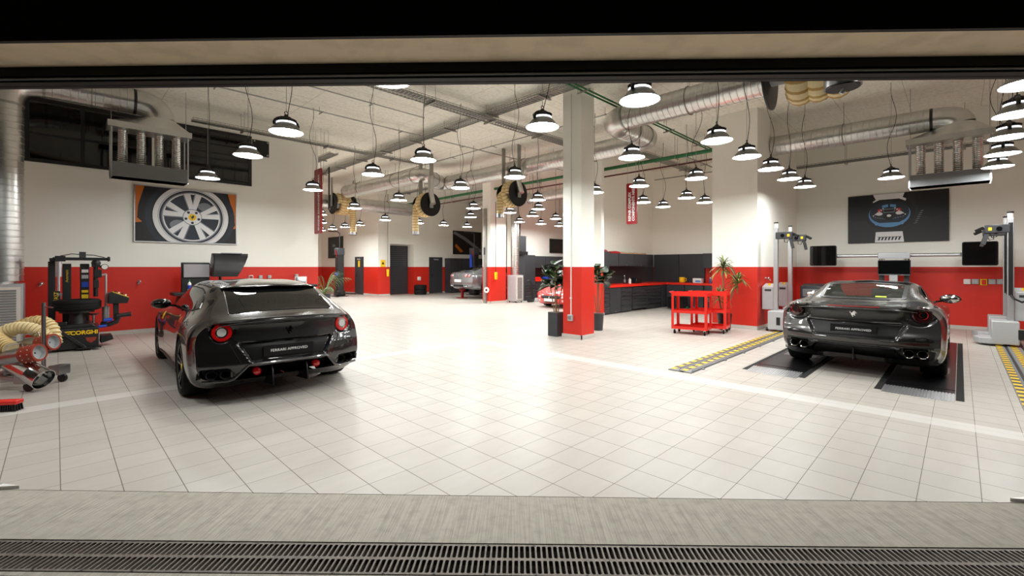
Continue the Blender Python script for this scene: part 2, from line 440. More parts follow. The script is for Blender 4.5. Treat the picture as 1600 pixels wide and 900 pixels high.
# clerestory windows above the posters
def window(name, x0, x1, z0, z1, mull):
    f = MB(); y = LW
    t = .07
    f.box(x0, x1, y-.03, y+.02, z0, z0+t).box(x0, x1, y-.03, y+.02, z1-t, z1)
    for x in [x0, x1-t] + mull: f.box(x, x+t, y-.03, y+.02, z0+t, z1-t)
    for x in mull: pass
    f.box(x0, x1, y-.025, y+.02, z0 + (z1-z0)*.42, z0 + (z1-z0)*.42 + .05)
    fo = struct(name, f, M['blackmetal'], smooth=0)
    MB().box(x0+.01, x1-.01, y-.012, y+.01, z0+.01, z1-.01).build('window_pane', M['glassblack'], fo, smooth=0)
window('window_1', -.45, 1.55, 3.62, 4.93, [.36])
window('window_2', 1.75, 3.62, 3.62, 4.93, [2.62])
# far doors
def door(name, a0, a1, z1, face, plane, handle_side, th=.05, sign=False, louvre=False):
    mb = MB()
    f = MB()
    def bx(m_, u0, u1, d0, d1, z0, z1_):
        if face == 'a': m_.box(plane-d1, plane-d0, u0, u1, z0, z1_)
        else: m_.box(u0, u1, plane-d1, plane-d0, z0, z1_)
    bx(f, a0, a0+.06, 0, .05, 0, z1); bx(f, a1-.06, a1, 0, .05, 0, z1); bx(f, a0, a1, 0, .05, z1-.06, z1)
    if louvre:
        k = 0; z = .02
        while z < z1-.08: bx(mb, a0+.06, a1-.06, .0, .035, z, z+.1); z += .105
    else: bx(mb, a0+.06, a1-.06, .0, .035, .01, z1-.06)
    fo = struct(name, f, M['darkgrey'], smooth=0)
    mb.build('door_leaf', M['darkgrey'], fo, smooth=0)
    h = MB(); u = a0+.12 if handle_side < 0 else a1-.24
    if not louvre:
        bx(h, u, u+.12, .035, .08, 1.0, 1.03); bx(h, u+.04, u+.08, .03, .045, .93, 1.1)
        h.build('door_handle', M['black'], fo, smooth=0)
        c = MB(); bx(c, a0+.3, a0+.6, .035, .085, z1-.16, z1-.1); c.build('door_closer', M['grey'], fo, smooth=0)
    if sign:
        s = MB(); bx(s, (a0+a1)/2-.1, (a0+a1)/2+.1, .035, .042, 1.5, 1.84); s.build('door_notice', M['yellowglow'], fo, smooth=0)
door('door_2', 22.86, 23.78, 2.05, 'a', 11.68, 1, sign=True)
door('door_3', 12.38, 13.81, 2.66, 'b', 21.94, 1, louvre=True)
door('door_4', 14.82, 15.72, 2.05, 'b', 21.3, -1)
# ------------------------------------------------------------------ pendant high-bay lamps
def make_lamp():
    r = thing('pendant_lamp', 'lamp', 'pendant lamp')
    RR = .222
    MB().lathe([(.105,.115),(.118,.112),(.135,.098),(.17,.055),(.205,.012),(RR,.004),(RR+.004,0),(RR-.004,-.004),(RR-.012,.004),(.165,.05),(.12,.09)], n=32).build('reflector', M['lampshade'], r)
    mb = MB(); n = 28
    mb.add([(0,0,.006)] + [((RR-.014)*math.cos(2*pi*i/n), (RR-.014)*math.sin(2*pi*i/n), .004) for i in range(n)], [(0, 1+i, 1+(i+1) % n) for i in range(n)])
    mb.build('diffuser', M['emit'], r)
    MB().lathe([(.112,.112),(.122,.118),(.122,.132),(.112,.138)], n=28).build('led_ring', M['lampglow'], r)
    # finned driver housing
    h = MB().lathe([(.001,.21),(.05,.21),(.062,.205),(.07,.185),(.11,.165),(.118,.14),(.118,.136),(.05,.136)], n=24)
    for i in range(20):
        a = 2*pi*i/20
        h.bar((.06*math.cos(a), .06*math.sin(a), .168), (.122*math.cos(a), .122*math.sin(a), .145), .006, .05)
    h.cyl((0,0,.2), (0,0,.235), .03, .026, n=14)
    h.build('driver_housing', M['blackmetal'], r)
    b = MB()
    for s in (-1, 1):
        b.tube([(s*.15,0,.085),(s*.155,0,.11),(s*.14,0,.142),(s*.11,0,.168),(s*.06,0,.192),(0,0,.2)], .021, n=8)
    b.build('bracket', M['black'], r)
    k = MB(); k.tube([(0,.0,.235),(.022,0,.25),(.026,0,.268),(0,0,.285),(-.024,0,.27),(-.02,0,.25),(0,0,.24)], .006, n=6)
    k.build('hook', M['black'], r)
    return r
def ropes(seed):
    rnd = random.Random(seed)
    w = MB().tube([(0,0,.28),(0,0,CE-LZ)], .0035, n=5)
    top = CE-LZ; s = rnd.choice((-1, 1)); a = rnd.uniform(0, 6.3)
    A = rnd.uniform(.07, .13); pts = []
    for i in range(25):
        t = i/24; z = .2 + (top-.2)*t
        env = math.sin(pi*min(1, t*1.05))**.8 if t < .95 else 0.05
        d = A*math.sin(2*pi*t*1.1+.3)*env
        pts.append((s*d*math.cos(a)+.012, s*d*math.sin(a), z))
    c = MB().tube(pts, .0052, n=5)
    return w, c
LZ = 3.335
ORD = ['first', 'second', 'third', 'fourth', 'fifth', 'sixth', 'seventh', 'eighth']
rows = [
 ('over the chain-lined posts', [(6.88,-.49),(8.15,-.49),(9.5,-.49),(10.86,-.49),(12.16,-.49)]),
 ('above the yellow-black track', [(4.53,2.51),(6.78,2.52),(8.12,2.53),(9.46,2.53),(10.8,2.54),(12.09,2.53)]),
 ('between front pillar and trolleys', [(4.5,3.9),(6.81,3.92),(9.37,3.9)]),
 ('before the workbench corner', [(9.34,5.19),(11.83,5.18),(13.04,5.18)]),
 ('beside the front pillar', [(2.21,6.53),(4.45,6.56),(6.61,6.48),(9.38,6.42),(11.79,6.43),(13.09,6.46)]),
 ('above the shooting brake', [(2.23,8.35),(4.44,8.3),(6.63,8.27),(9.32,8.25),(10.81,9.54)]),
 ('level with the tyre changer', [(2.21,11.07),(4.32,10.98),(6.65,10.99),(9.22,10.85),(10.84,10.85),(12.11,10.96),(13.44,10.98)]),
 ('before the rear pillar', [(6.59,13.5),(9.13,13.37),(10.79,12.86),(13.36,12.81),(14.6,12.74),(15.87,12.75)]),
 ('before the lifted silver car', [(6.55,16.0),(9.1,16.05),(10.75,16.2),(12.03,16.18),(13.31,16.11)]),
 ('before the yellow-notice door', [(7.75,18.85),(9.42,18.8),(9.4,20.2),(9.45,21.66),(9.38,22.82)]),
]
lamp0 = make_lamp(); nl = 0
WIRE, CABLE = M['steel'], M['black']
def place_lamp(x, y, label, i):
    t = lamp0 if i == 0 else copy_tree(lamp0)
    t.location = (x, y, LZ)
    if y > 12 and i:
        for ch in kids(t):
            if ch.name.startswith('diffuser'):
                if 'far' not in KIDS: KIDS['far'] = ch.data.copy(); KIDS['far'].materials.clear(); KIDS['far'].materials.append(M['emitfar'])
                ch.data = KIDS['far']
    t['label'] = label; t['group'] = 'high-bay pendant lamps'
    return t
lamps = []
for anchor, pts in rows:
    anchor = anchor.replace('nearest in line', 'in line')
    for j, (x, y) in enumerate(pts):
        lamps.append(place_lamp(x, y, 'white pendant lamp, %s from the doorway in the row %s' % (ORD[j], anchor), len(lamps)))
lamps.append(place_lamp(12.12, 1.01, 'white pendant lamp hanging alone above the dark coupe, beneath the flexible vent pipes', 1))
for x, y, lab in ((2.3,3.98,'white pendant lamp whose rim just shows below the lintel'),(2.25,2.5,'unseen white pendant lamp added above the lintel, before the hooked hose reel'),(4.5,-.45,'unseen white pendant lamp added above the lintel, in line with the chain-lined posts'),(.1,5.2,'unseen white pendant lamp added above the lintel, before the shooting brake'),(-1.3,7.0,'unseen white pendant lamp added above the lintel, over the exhaust hose trolley')):  # all but the first are unseen, added to light the front floor
    lamps.append(place_lamp(x, y, lab, 1))
for i, t in enumerate(lamps):
    w, c = ropes(i)
    w.build('suspension_wire', WIRE, t); c.build('power_cable', CABLE, t)
# ------------------------------------------------------------------ car building kit (x forward from the rear axle, y to the car's left, z up)
CS = .968
def pchip(keys):
    xs = [k[0] for k in keys]; ys = [k[1] for k in keys]; n = len(xs)
    if n == 1: return lambda x: ys[0]
    h = [xs[i+1]-xs[i] for i in range(n-1)]; d = [(ys[i+1]-ys[i])/h[i] for i in range(n-1)]
    m = [0]*n; m[0], m[-1] = d[0], d[-1]
    for i in range(1, n-1):
        if d[i-1]*d[i] <= 0: m[i] = 0
        else:
            w1 = 2*h[i]+h[i-1]; w2 = h[i]+2*h[i-1]; m[i] = (w1+w2)/(w1/d[i-1]+w2/d[i])
    def f(x):
        if x <= xs[0]: return ys[0]
        if x >= xs[-1]: return ys[-1]
        i = 0
        while x > xs[i+1]: i += 1
        t = (x-xs[i])/h[i]
        return ys[i]*(1+2*t)*(1-t)**2 + h[i]*m[i]*t*(1-t)**2 + ys[i+1]*t*t*(3-2*t) + h[i]*m[i+1]*t*t*(t-1)
    return f
def catmull(P, sub):
    out = []
    n = len(P)
    for i in range(n-1):
        p0 = P[i-1] if i else (2*P[0][0]-P[1][0], 2*P[0][1]-P[1][1]); p1, p2 = P[i], P[i+1]
        p3 = P[i+2] if i+2 < n else (2*P[-1][0]-P[-2][0], 2*P[-1][1]-P[-2][1])
        if i == n-2: p3 = (-P[-2][0], P[-2][1])      # mirror across the centre line
        if i == 0: p0 = (-P[1][0], P[1][1])
        d = [max(1e-4, math.hypot(b[0]-a[0], b[1]-a[1])**.5) for a, b in ((p0,p1),(p1,p2),(p2,p3))]
        for k in range(sub):
            t = k/sub
            r = []
            for c in (0, 1):
                m1 = (p2[c]-p1[c]) + d[1]*((p1[c]-p0[c])/d[0] - (p2[c]-p0[c])/(d[0]+d[1]))
                m2 = (p2[c]-p1[c]) + d[1]*((p3[c]-p2[c])/d[2] - (p3[c]-p1[c])/(d[1]+d[2]))
                r.append((2*p1[c]-2*p2[c]+m1+m2)*t**3 + (-3*p1[c]+3*p2[c]-2*m1-m2)*t*t + m1*t + p1[c])
            out.append((max(0, r[0]), r[1]))
    out.append(P[-1])
    return out
def smooth01(t): t = max(0, min(1, t)); return t*t*(3-2*t)

class Car:
    SUB = 8
    def __init__(s, lines, xr, xf, bow_r, bow_f, prof_r, prof_f, wr=.45, wf=.6, recess=None):
        s.ly = [pchip(l[0]) for l in lines]; s.lz = [pchip(l[1]) for l in lines]
        s.xr, s.xf = xr, xf; s.br, s.bf = bow_r, bow_f; s.pr = pchip(prof_r); s.pf = pchip(prof_f); s.wr, s.wf = wr, wf
        s.cache = {}; s.recess = recess or (lambda y, z: 0)
    def sec(s, x):
        k = round(x, 4)
        if k not in s.cache:
            s.cache[k] = catmull([(a(x), b(x)) for a, b in zip(s.ly, s.lz)], s.SUB)
        return s.cache[k]
    def bend(s, x, y, z):
        ay = min(1.0, abs(y)/.97)
        if x < s.xr + s.wr:
            w = smooth01((s.xr + s.wr - x)/s.wr); x = x + w*(s.br*ay**2.6 + s.pr(z))
        elif x > s.xf - s.wf:
            w = smooth01((x - s.xf + s.wf)/s.wf); x = x - w*(s.bf*ay**2.2 + s.pf(z))
        return x
    def P(s, x, y, z): return Vector((s.bend(x, y, z), y, z))
    def halfw(s, x, z, upper=True):
        S = s.sec(x); best = None
        for (y0, z0), (y1, z1) in zip(S, S[1:]):
            if (z0-z)*(z1-z) <= 0 and abs(z1-z0) > 1e-7:
                y = y0 + (y1-y0)*(z-z0)/(z1-z0)
                if best is None or y > best: best = y
        if best is None: best = max(a for a, b in S) if z < S[-1][1] else S[-1][0]
        return best
    def topz(s, x, y):
        S = s.sec(x); y = abs(y); best = None
        for (y0, z0), (y1, z1) in zip(S, S[1:]):
            if (y0-y)*(y1-y) <= 0 and abs(y1-y0) > 1e-7:
                z = z0 + (z1-z0)*(y-y0)/(y1-y0)
                if best is None or z > best: best = z
        return best if best is not None else max(b for a, b in S)
    def botz(s, x, y):
        S = s.sec(x); y = abs(y); best = None
        for (y0, z0), (y1, z1) in zip(S, S[1:]):
            if (y0-y)*(y1-y) <= 0 and abs(y1-y0) > 1e-7:
                z = z0 + (z1-z0)*(y-y0)/(y1-y0)
                if best is None or z < best: best = z
        return best if best is not None else min(b for a, b in S)
    def side(s, sg):
        return lambda x, z: s.P(x, sg*s.halfw(x, z), z)
    def top(s):
        return lambda x, y: s.P(x, y, s.topz(x, y))
    def rear(s):
        return lambda y, z: s.P(s.xr, y, z) + Vector((s.recess(y, z), 0, 0))
    def front(s):
        return lambda y, z: s.P(s.xf, y, z)
    def body(s, arches, step=.03, holes=None):
        mb = MB(); n = int((s.xf-s.xr)/step); xs = [s.xr + (s.xf-s.xr)*i/n for i in range(n+1)]
        # finer near both ends
        xs = sorted(set(xs + [s.xr + .01, s.xr+.02, s.xf-.01, s.xf-.02]))
        K = len(s.sec(xs[0])); vs = []
        for x in xs:
            S = s.sec(x)
            vs.append([s.P(x, y, z) for y, z in S])
        idx = {}; V = []
        def vid(i, k, sg):
            if k in (0, K-1): sg = 1
            key = (i, k, sg)
            if key not in idx:
                p = vs[i][k]; idx[key] = len(V); V.append(Vector((p.x, p.y*sg, p.z)))
            return idx[key]
        F = []
        for i in range(len(xs)-1):
            for k in range(K-1):
                for sg in (1, -1):
                    c = (vs[i][k]+vs[i+1][k]+vs[i+1][k+1]+vs[i][k+1])/4
                    if c.y > .5 and any((c.x-ax)**2+(c.z-az)**2 < ar*ar for ax, az, ar in arches): continue
                    if holes and holes(c): continue
                    F.append((vid(i,k,sg), vid(i+1,k,sg), vid(i+1,k+1,sg), vid(i,k+1,sg)))
        # snap the ragged arch rim onto its circle
        cnt = {}
        for f in F:
            for a, b in zip(f, f[1:]+f[:1]): e = (min(a,b), max(a,b)); cnt[e] = cnt.get(e, 0)+1
        rim = {v for e, c in cnt.items() if c == 1 for v in e}
        for v in rim:
            p = V[v]
            if abs(p.y) < .6: continue
            for ax, az, ar in arches:
                d = math.hypot(p.x-ax, p.z-az)
                if abs(d-ar) < .06 and p.z > .2:
                    q = Vector((ax + (p.x-ax)*ar/d, 0, az + (p.z-az)*ar/d))
                    y = s.halfw(q.x, q.z); V[v] = Vector((q.x, math.copysign(y, p.y), q.z))
        mb.add(V, F)
        # end caps as dense height fields
        for fn, x in ((s.rear(), s.xr), (s.front(), s.xf)):
            W = max(a for a, b in s.sec(x)) - .0008; nu, nv = 100, 56
            def cap(u, v):
                y = -W*math.cos(pi*u)
                y = W*(.35*(-math.cos(pi*u)) + .65*(2*u-1)) if 0 < u < 1 else y
                zb, zt = s.botz(x, y), s.topz(x, y)
                return fn(y, zb + (zt-zb)*v)
            mb.grid(cap, nu, nv)
        for ax, az, ar in arches:
            for sg in (1, -1):
                mb.grid(lambda u, v: Vector((ax + ar*1.005*math.cos(-.11*pi+1.22*pi*u), sg*(.60 + (s.halfw(ax, az+ar*.7)-.012-.60)*v), az + ar*1.005*math.sin(-.11*pi+1.22*pi*u))), 28, 3, 1)
        s_ = [Vector((p[0]*CS, p[1]*CS, p[2]*CS)) for p in mb.v]; mb.v = s_
        return mb
def scl(mb):
    mb.v = [(a*CS, b*CS, c*CS) for a, b, c in mb.v]; return mb
def patch(mb, fn, poly, off=.004, grid=.04, m=0, skirt=.012, smooth_n=True):
    """a raised panel lying on a car surface: poly is its outline in the surface's own two coordinates"""
    pts = []; n = len(poly)
    for i in range(n):
        a, b = Vector(poly[i]), Vector(poly[(i+1) % n]); k = max(1, int((b-a).length/grid))
        pts += [a + (b-a)*j/k for j in range(k)]
    nb = len(pts)
    x0, x1 = min(p.x for p in pts), max(p.x for p in pts); y0, y1 = min(p.y for p in pts), max(p.y for p in pts)
    def inside(p):
        c = False; j = nb-1
        for i in range(nb):
            if (pts[i].y > p.y) != (pts[j].y > p.y) and p.x < (pts[j].x-pts[i].x)*(p.y-pts[i].y)/(pts[j].y-pts[i].y)+pts[i].x: c = not c
            j = i
        return c and min((p-q).length for q in pts) > grid*.4
    ins = []
    y = y0 + grid/2
    while y < y1:
        x = x0 + grid/2
        while x < x1:
            if inside(Vector((x, y))): ins.append(Vector((x, y)))
            x += grid
        y += grid
    co, _, fs, *_ = geometry.delaunay_2d_cdt(pts + ins, [], [list(range(nb))], 1, 1e-5)
    e = .006
    P3 = []
    for c in co:
        p = fn(c.x, c.y); du = fn(c.x+e, c.y)-fn(c.x-e, c.y); dv = fn(c.x, c.y+e)-fn(c.x, c.y-e)
        nrm = du.cross(dv)
        nrm = nrm.normalized() if nrm.length > 1e-12 else Vector((0, 0, 1))
        P3.append((p, nrm))
    # make normals point away from the car's middle
    cen = sum((p for p, _ in P3), Vector())/len(P3); ref = cen - Vector((1.3, 0, .45))
    avg = sum((q for _, q in P3), Vector())
    sg = 1 if avg.dot(ref) > 0 else -1
    vs = [p + q*sg*off for p, q in P3]
    fs = [tuple(f) for f in fs]
    used = {}
    for f in fs:
        for a, b in zip(f, f[1:]+f[:1]): used.setdefault((min(a,b), max(a,b)), []).append((a, b))
    o = len(vs); base = {}
    for k, l in used.items():
        if len(l) == 1:
            for v in l[0]:
                if v not in base: base[v] = len(vs); vs.append(P3[v][0] - P3[v][1]*sg*skirt)
            a, b = l[0]; fs.append((b, a, base[a], base[b]))
    mb.add(vs, fs, m)
    return mb
def strip(mb, fn, line, w, off=.0025, m=0, n=24):
    """a thin band (shut line, trim) along a polyline on a car surface"""
    L_ = [Vector(p) for p in line]; seg = []
    for a, b in zip(L_, L_[1:]):
        k = max(1, int((b-a).length/.04)); seg += [a+(b-a)*j/k for j in range(k)]
    seg.append(L_[-1]); vs = []
    pos = [fn(p.x, p.y) for p in seg]
    for i, p in enumerate(seg):
        t = seg[min(i+1, len(seg)-1)] - seg[max(i-1, 0)]; t.normalize(); q = Vector((-t.y, t.x))*w/2
        P_ = fn(p.x, p.y); e = .006
        nr = (fn(p.x+e, p.y)-fn(p.x-e, p.y)).cross(fn(p.x, p.y+e)-fn(p.x, p.y-e)); nr = nr.normalized() if nr.length > 1e-12 else Vector((0,0,1))
        if nr.dot(P_ - Vector((1.3, 0, .45))) < 0: nr = -nr
        vs += [fn(*(p+q)) + nr*off, fn(*(p-q)) + nr*off]
    mb.add(vs, [(2*i, 2*i+1, 2*i+3, 2*i+2) for i in range(len(seg)-1)], m)
    return mb
def mirror(poly): return [(-a, b) for a, b in poly][::-1]

def car_paint(name, c, flake=.5, rough=.25):
    m, N, L, b = new_mat(name)
    tc = N.new('ShaderNodeTexCoord')
    vo = N.new('ShaderNodeTexNoise'); vo.inputs['Scale'].default_value = 900; L.new(tc.outputs['Object'], vo.inputs['Vector'])
    col = mixc(N, L, mth(N, L, 'MULTIPLY', vo.outputs['Fac'], flake), c, (c[0]*1.8, c[1]*1.8, c[2]*1.8, 1))
    L.new(col, b.inputs['Base Color'])
    b.inputs['Metallic'].default_value = .65 if flake > .2 else 0; b.inputs['Roughness'].default_value = rough
    b.inputs['Coat Weight'].default_value = 1; b.inputs['Coat Roughness'].default_value = .015; b.inputs['Coat IOR'].default_value = 1.6
    return m
M['paintdark'] = car_paint('dark_grey_metallic_paint', rgb(36,35,36))
M['paintgun'] = car_paint('gunmetal_metallic_paint', rgb(70,69,69))
M['paintsilver'] = car_paint('silver_grey_metallic_paint', rgb(120,124,128))
M['paintred'] = car_paint('bright_red_paint', rgb(214,20,14), 0.0, .3)
M['carglass'] = mat('tinted_car_glass', rgb(10,11,11), .03, spec=.4)
M['carbon'] = mat('satin_dark_panel', rgb(24,24,25), .3, coat=.5)
M['lampred'] = mat('red_lamp_lens', rgb(170,14,18), .15, coat=1, emit=rgb(150,8,10), es=.15)
M['lampdark'] = mat('smoked_red_lamp_lens', rgb(48,7,9), .1, coat=1)
M['lampwhite'] = mat('clear_lamp_lens', rgb(190,188,184), .15, coat=1)
M['platetext'] = mat('white_print', rgb(235,235,235), .5)
M['liner'] = mat('wheel_arch_liner', rgb(10,10,10), .9)
M['rimdark'] = mat('dark_alloy', rgb(52,52,54), .3, .9)
M['rimsilver'] = mat('silver_alloy', rgb(175,176,178), .28, .9)

def wheel(parent, x, sg, yo, r=.352, w=.29, rim=None, spokes=5, rr=None):
    """tyre with an alloy rim, hub cap and brake disc as sub-parts; yo = outer face"""
    rr = rr or r*.735
    yi = yo - w
    o = (x*CS, 0, r*CS)
    A = Vector((x, 0, r))
    t = MB(); h = w
    pr = [(rr, 0.02), (rr+.012, .006), (r-.045, -.004), (r-.018, .010), (r-.004, .03), (r, .055), (r, h-.055), (r-.004, h-.03), (r-.018, h-.01), (rr, h-.01)]
    t.lathe([(a, b) for a, b in pr], (x, sg*yo, r), (0, -sg, 0), 48)
    for k in (.3, .5, .7):
        pass
    to = scl(t).build('wheel', M['rubber'], parent)
    rm = MB()
    rm.lathe([(rr+.006, .018), (rr+.004, .008), (rr-.012, .012), (rr-.022, .05), (rr-.03, h-.02)], (x, sg*yo, r), (0, -sg, 0), 48)
    for i in range(spokes):
        for d in (-.14, .14):
            a = 2*pi*i/spokes + d + pi/2
            p0 = A + Vector((math.cos(a+d*.5)*.05, sg*(yo-.045), math.sin(a+d*.5)*.05)); p1 = A + Vector((math.cos(a+d*.4)*(rr-.012), sg*(yo-.02), math.sin(a+d*.4)*(rr-.012)))
            rm.bar(p0, p1, .03, .03)
    rm.cyl(A + Vector((0, sg*(yo-.025), 0)), A + Vector((0, sg*(yo-.09), 0)), .075, .09, 20)
    scl(rm).build('rim', rim or M['rimdark'], to)
    c = MB().cyl(A + Vector((0, sg*(yo-.018), 0)), A + Vector((0, sg*(yo-.026), 0)), .033, .033, 16)
    scl(c).build('hub_cap', M['yellowglow'], to)
    d = MB().cyl(A + Vector((0, sg*(yo-.13), 0)), A + Vector((0, sg*(yo-.16), 0)), rr*.82, rr*.82, 32)
    scl(d).build('brake_disc', M['steel'], to)
    return to
HORSE = [(.02,-.5),(.05,-.36),(-.02,-.24),(.10,-.16),(.20,-.30),(.34,-.30),(.24,-.24),(.22,-.10),(.30,.04),(.24,.16),(.34,.14),(.42,.02),(.46,.06),(.38,.22),(.26,.26),(.30,.34),(.22,.42),(.16,.50),(.14,.42),(.04,.38),(.0,.26),(-.10,.14),(-.22,.12),(-.30,.26),(-.24,.42),(-.34,.36),(-.38,.20),(-.30,.06),(-.20,.02),(-.24,-.12),(-.16,-.22),(-.10,-.34),(-.08,-.46)]
def horse(mb, fn, cx, cz, size, sgx=1, off=.006, m=0):
    return patch(mb, fn, [(cx + sgx*a*size, cz + b*size) for a, b in HORSE], off=off, grid=.02, m=m, skirt=.003)
def plate(parent, c, w, h, nrm, text, size, sx, m=None, tm=None, tilt=0):
    mb = MB().box(-w/2, w/2, -h/2, h/2, -.006, .006)
    Mx = basis(Vector(c)*CS, (0, -1 if nrm < 0 else 1, 0), (math.sin(tilt)*(1), 0, math.cos(tilt)))
    mb.v = [tuple(Mx @ (Vector(p)*CS)) for p in mb.v]
    o = mb.build('license_plate', m or M['matteblack'], parent, bevel=.003)
    if text: text_part('lettering', text, size*CS, tm or M['platetext'], o, Mx @ Matrix.Translation((0, 0, .008)), sx, .001)
    return o
# ------------------------------------------------------------------ dark shooting brake
def shooting_brake():
    t = thing('shooting_brake', 'dark grey two-door shooting brake parked before the wheel poster, tail towards the doorway', 'car', (1.94, 6.40, 0), R(90-2.8))
    xr, xf = -.985, 3.92
    L_ = [
     ([(xr,0)], [(xr,.30),(-.6,.17),(0,.13),(3.4,.13),(xf,.22)]),
     ([(xr,.70),(-.7,.78),(0,.80),(2.8,.80),(3.5,.74),(xf,.5)], [(xr,.29),(-.6,.17),(0,.13),(3.4,.13),(xf,.22)]),
     ([(xr,.865),(-.7,.905),(0,.93),(.8,.915),(2.2,.92),(2.9,.94),(3.5,.86),(xf,.62)], [(xr,.34),(-.6,.25),(0,.2),(2.9,.19),(3.5,.22),(xf,.3)]),
     ([(xr,.905),(-.6,.965),(0,.978),(.9,.93),(2.0,.93),(2.9,.965),(3.5,.9),(xf,.68)], [(xr,.56),(-.5,.58),(0,.60),(1.5,.52),(3,.58),(xf,.46)]),
     ([(xr,.88),(-.6,.93),(0,.955),(.9,.89),(2.0,.895),(2.9,.94),(3.5,.86),(xf,.62)], [(xr,.80),(-.5,.82),(0,.84),(1,.80),(2,.80),(2.9,.80),(3.5,.68),(xf,.56)]),
     ([(xr,.74),(-.7,.77),(-.3,.82),(.2,.84),(1,.825),(2,.82),(2.5,.81),(3,.76),(3.5,.66),(xf,.45)], [(xr,.925),(-.7,.965),(-.3,.985),(.2,.975),(1,.94),(2,.92),(2.5,.91),(3,.87),(3.5,.74),(xf,.60)]),
     ([(xr,.66),(-.74,.63),(-.3,.67),(.2,.72),(1,.735),(1.8,.72),(2.3,.71),(2.7,.68),(3.5,.5),(xf,.36)], [(xr,.945),(-.74,1.0),(-.3,1.13),(.2,1.17),(1,1.17),(1.8,1.13),(2.3,.96),(2.7,.925),(3.5,.78),(xf,.62)]),
     ([(xr,.50),(-.74,.50),(-.3,.54),(.2,.60),(1,.62),(1.6,.60),(2.2,.60),(2.5,.58),(3,.52),(3.5,.42),(xf,.3)], [(xr,.960),(-.76,1.005),(-.3,1.195),(-.02,1.275),(.3,1.30),(1,1.325),(1.5,1.29),(2.1,1.06),(2.4,.96),(3,.90),(3.5,.79),(xf,.63)]),
     ([(xr,.26),(xf,.15)], [(xr,.968),(-.78,1.012),(-.3,1.215),(-.02,1.30),(.3,1.335),(1,1.362),(1.5,1.345),(2.0,1.16),(2.45,.97),(3,.92),(3.5,.80),(xf,.63)]),
     ([(xr,0)], [(xr,.970),(-.78,1.015),(-.3,1.222),(-.02,1.31),(.3,1.345),(1,1.375),(1.5,1.36),(2.0,1.19),(2.5,.975),(3,.93),(3.5,.81),(xf,.64)]),
    ]
    def rec(y, z):
        ay = abs(y); d = 0
        # plate recess: a trapezoid pressed into the tail
        hw = .40 + (z-.47)*.55
        k = smooth01((hw-ay)/.03+.5)*smooth01((z-.465)/.02)*smooth01((.70-z)/.03)
        d += .055*k
        # exhaust pockets and the cavity of the diffuser
        k2 = smooth01((.30-abs(ay-.735)*1.6)/.06-1.2)*smooth01((z-.285)/.02)*smooth01((.425-z)/.02)
        d += .09*k2
        hw3 = .62 - (z-.26)*1.15
        d += .16*smooth01((hw3-ay)/.03+.5)*smooth01((.425-z)/.02)
        # lamp pods
        d += .02*smooth01((.12-math.hypot(ay-.67, z-.815))/.02)
        return d
    car = Car(L_, xr, xf, .25, .75, [(.28,.05),(.34,.03),(.45,0),(.6,.02),(.72,.06),(.88,.075),(.93,.02),(.97,0)], [(.2,.1),(.45,0),(.65,.12)], .5, .8, rec)
    arch = [(0, .352, .395), (2.99, .345, .385)]
    car.body(arch).build('body', [M['paintdark'], M['liner']], t, smooth=50)
    rear, top = car.rear(), car.top()
    P = lambda nm, mb, m, par=t, **k: scl(mb).build(nm, m, par, **k)
    # tail
    mb = patch(MB(), rear, [(-.53,.705),(.53,.705),(.60,.76),(.60,.83),(.61,.895),(-.61,.895),(-.60,.83),(-.60,.76)], .004)
    tp = P('tail_panel', mb, M['carbon'])
    h = horse(MB(), rear, 0, .80, .10, -1, .010); P('horse_badge', h, M['blackgloss'], tp)
    for sg in (1, -1):
        c = rear(sg*.665, .815); n = Vector((-1, sg*.30, .12)).normalized()
        mb = MB().lathe([(.001,.030),(.045,.030),(.048,.026),(.060,.026),(.062,.034),(.092,.030),(.100,.018),(.104,-.03)], c, n, 32, mf=[2,1,1,1,0,0,3])
        P('tail_light', mb, [M['lampred'], M['chrome'], M['lampwhite'], M['matteblack']])
        # exhausts
        for y in (.64, .765):
            c = car.P(xr, sg*y, .355); c.x += .03
            mb = MB().lathe([(.056,.12),(.056,-.02),(.052,-.03),(.046,-.02),(.044,.1),(.001,.1)], c, (1, 0, 0), 24, mf=[0,0,0,1,1])
            P('exhaust_pipe', mb, [M['blackmetal'], M['liner']])
        c = rear(sg*.33, .345); c.x = -.88
        mb = MB().lathe([(.001,-.012),(.03,-.01),(.042,0),(.044,.05)], c, (1, 0, 0), 20)
        P('fog_light', mb, M['lampred'])
        for y in (.19, ):
            f = MB(); c = rear(sg*y, .33)
            f.prism([(-1.0,.19),(-.55,.15),(-.55,.30),(-.93,.40),(-.97,.36)], sg*y-.006, sg*y+.006, 'y'); P('diffuser_fin', f, M['matteblack'])
    d = MB()
    hw = lambda z: .60 - (z-.26)*1.15
    patch(d, rear, [(-hw(.30),.30),(hw(.30),.30),(hw(.41),.41),(-hw(.41),.41)], .003); P('diffuser', d, M['matteblack'])
    for sg in (1, -1):
        e = MB(); pl_ = [(.57,.30),(.90,.31),(.895,.385),(.84,.42),(.62,.42),(.555,.36)]
        patch(e, rear, pl_ if sg > 0 else mirror(pl_), .003); P('exhaust_surround', e, M['matteblack'])
    e = MB(); patch(e, rear, [(-.40,.485),(.40,.485),(.49,.675),(-.49,.675)], .003); P('plate_recess', e, M['matteblack'])
    c = rear(0, .565)
    plate(t, (c.x-.012, 0, .575), .56, .13, -1, 'FERRARI APPROVED', .044, 1.05, tilt=0.06)
    e = MB()
    key = [(-.88,.285),(-.62,.280),(-.56,.30),(-.44,.440),(-.40,.452),(.40,.452),(.44,.440),(.56,.30),(.62,.280),(.88,.285)]; pts = []
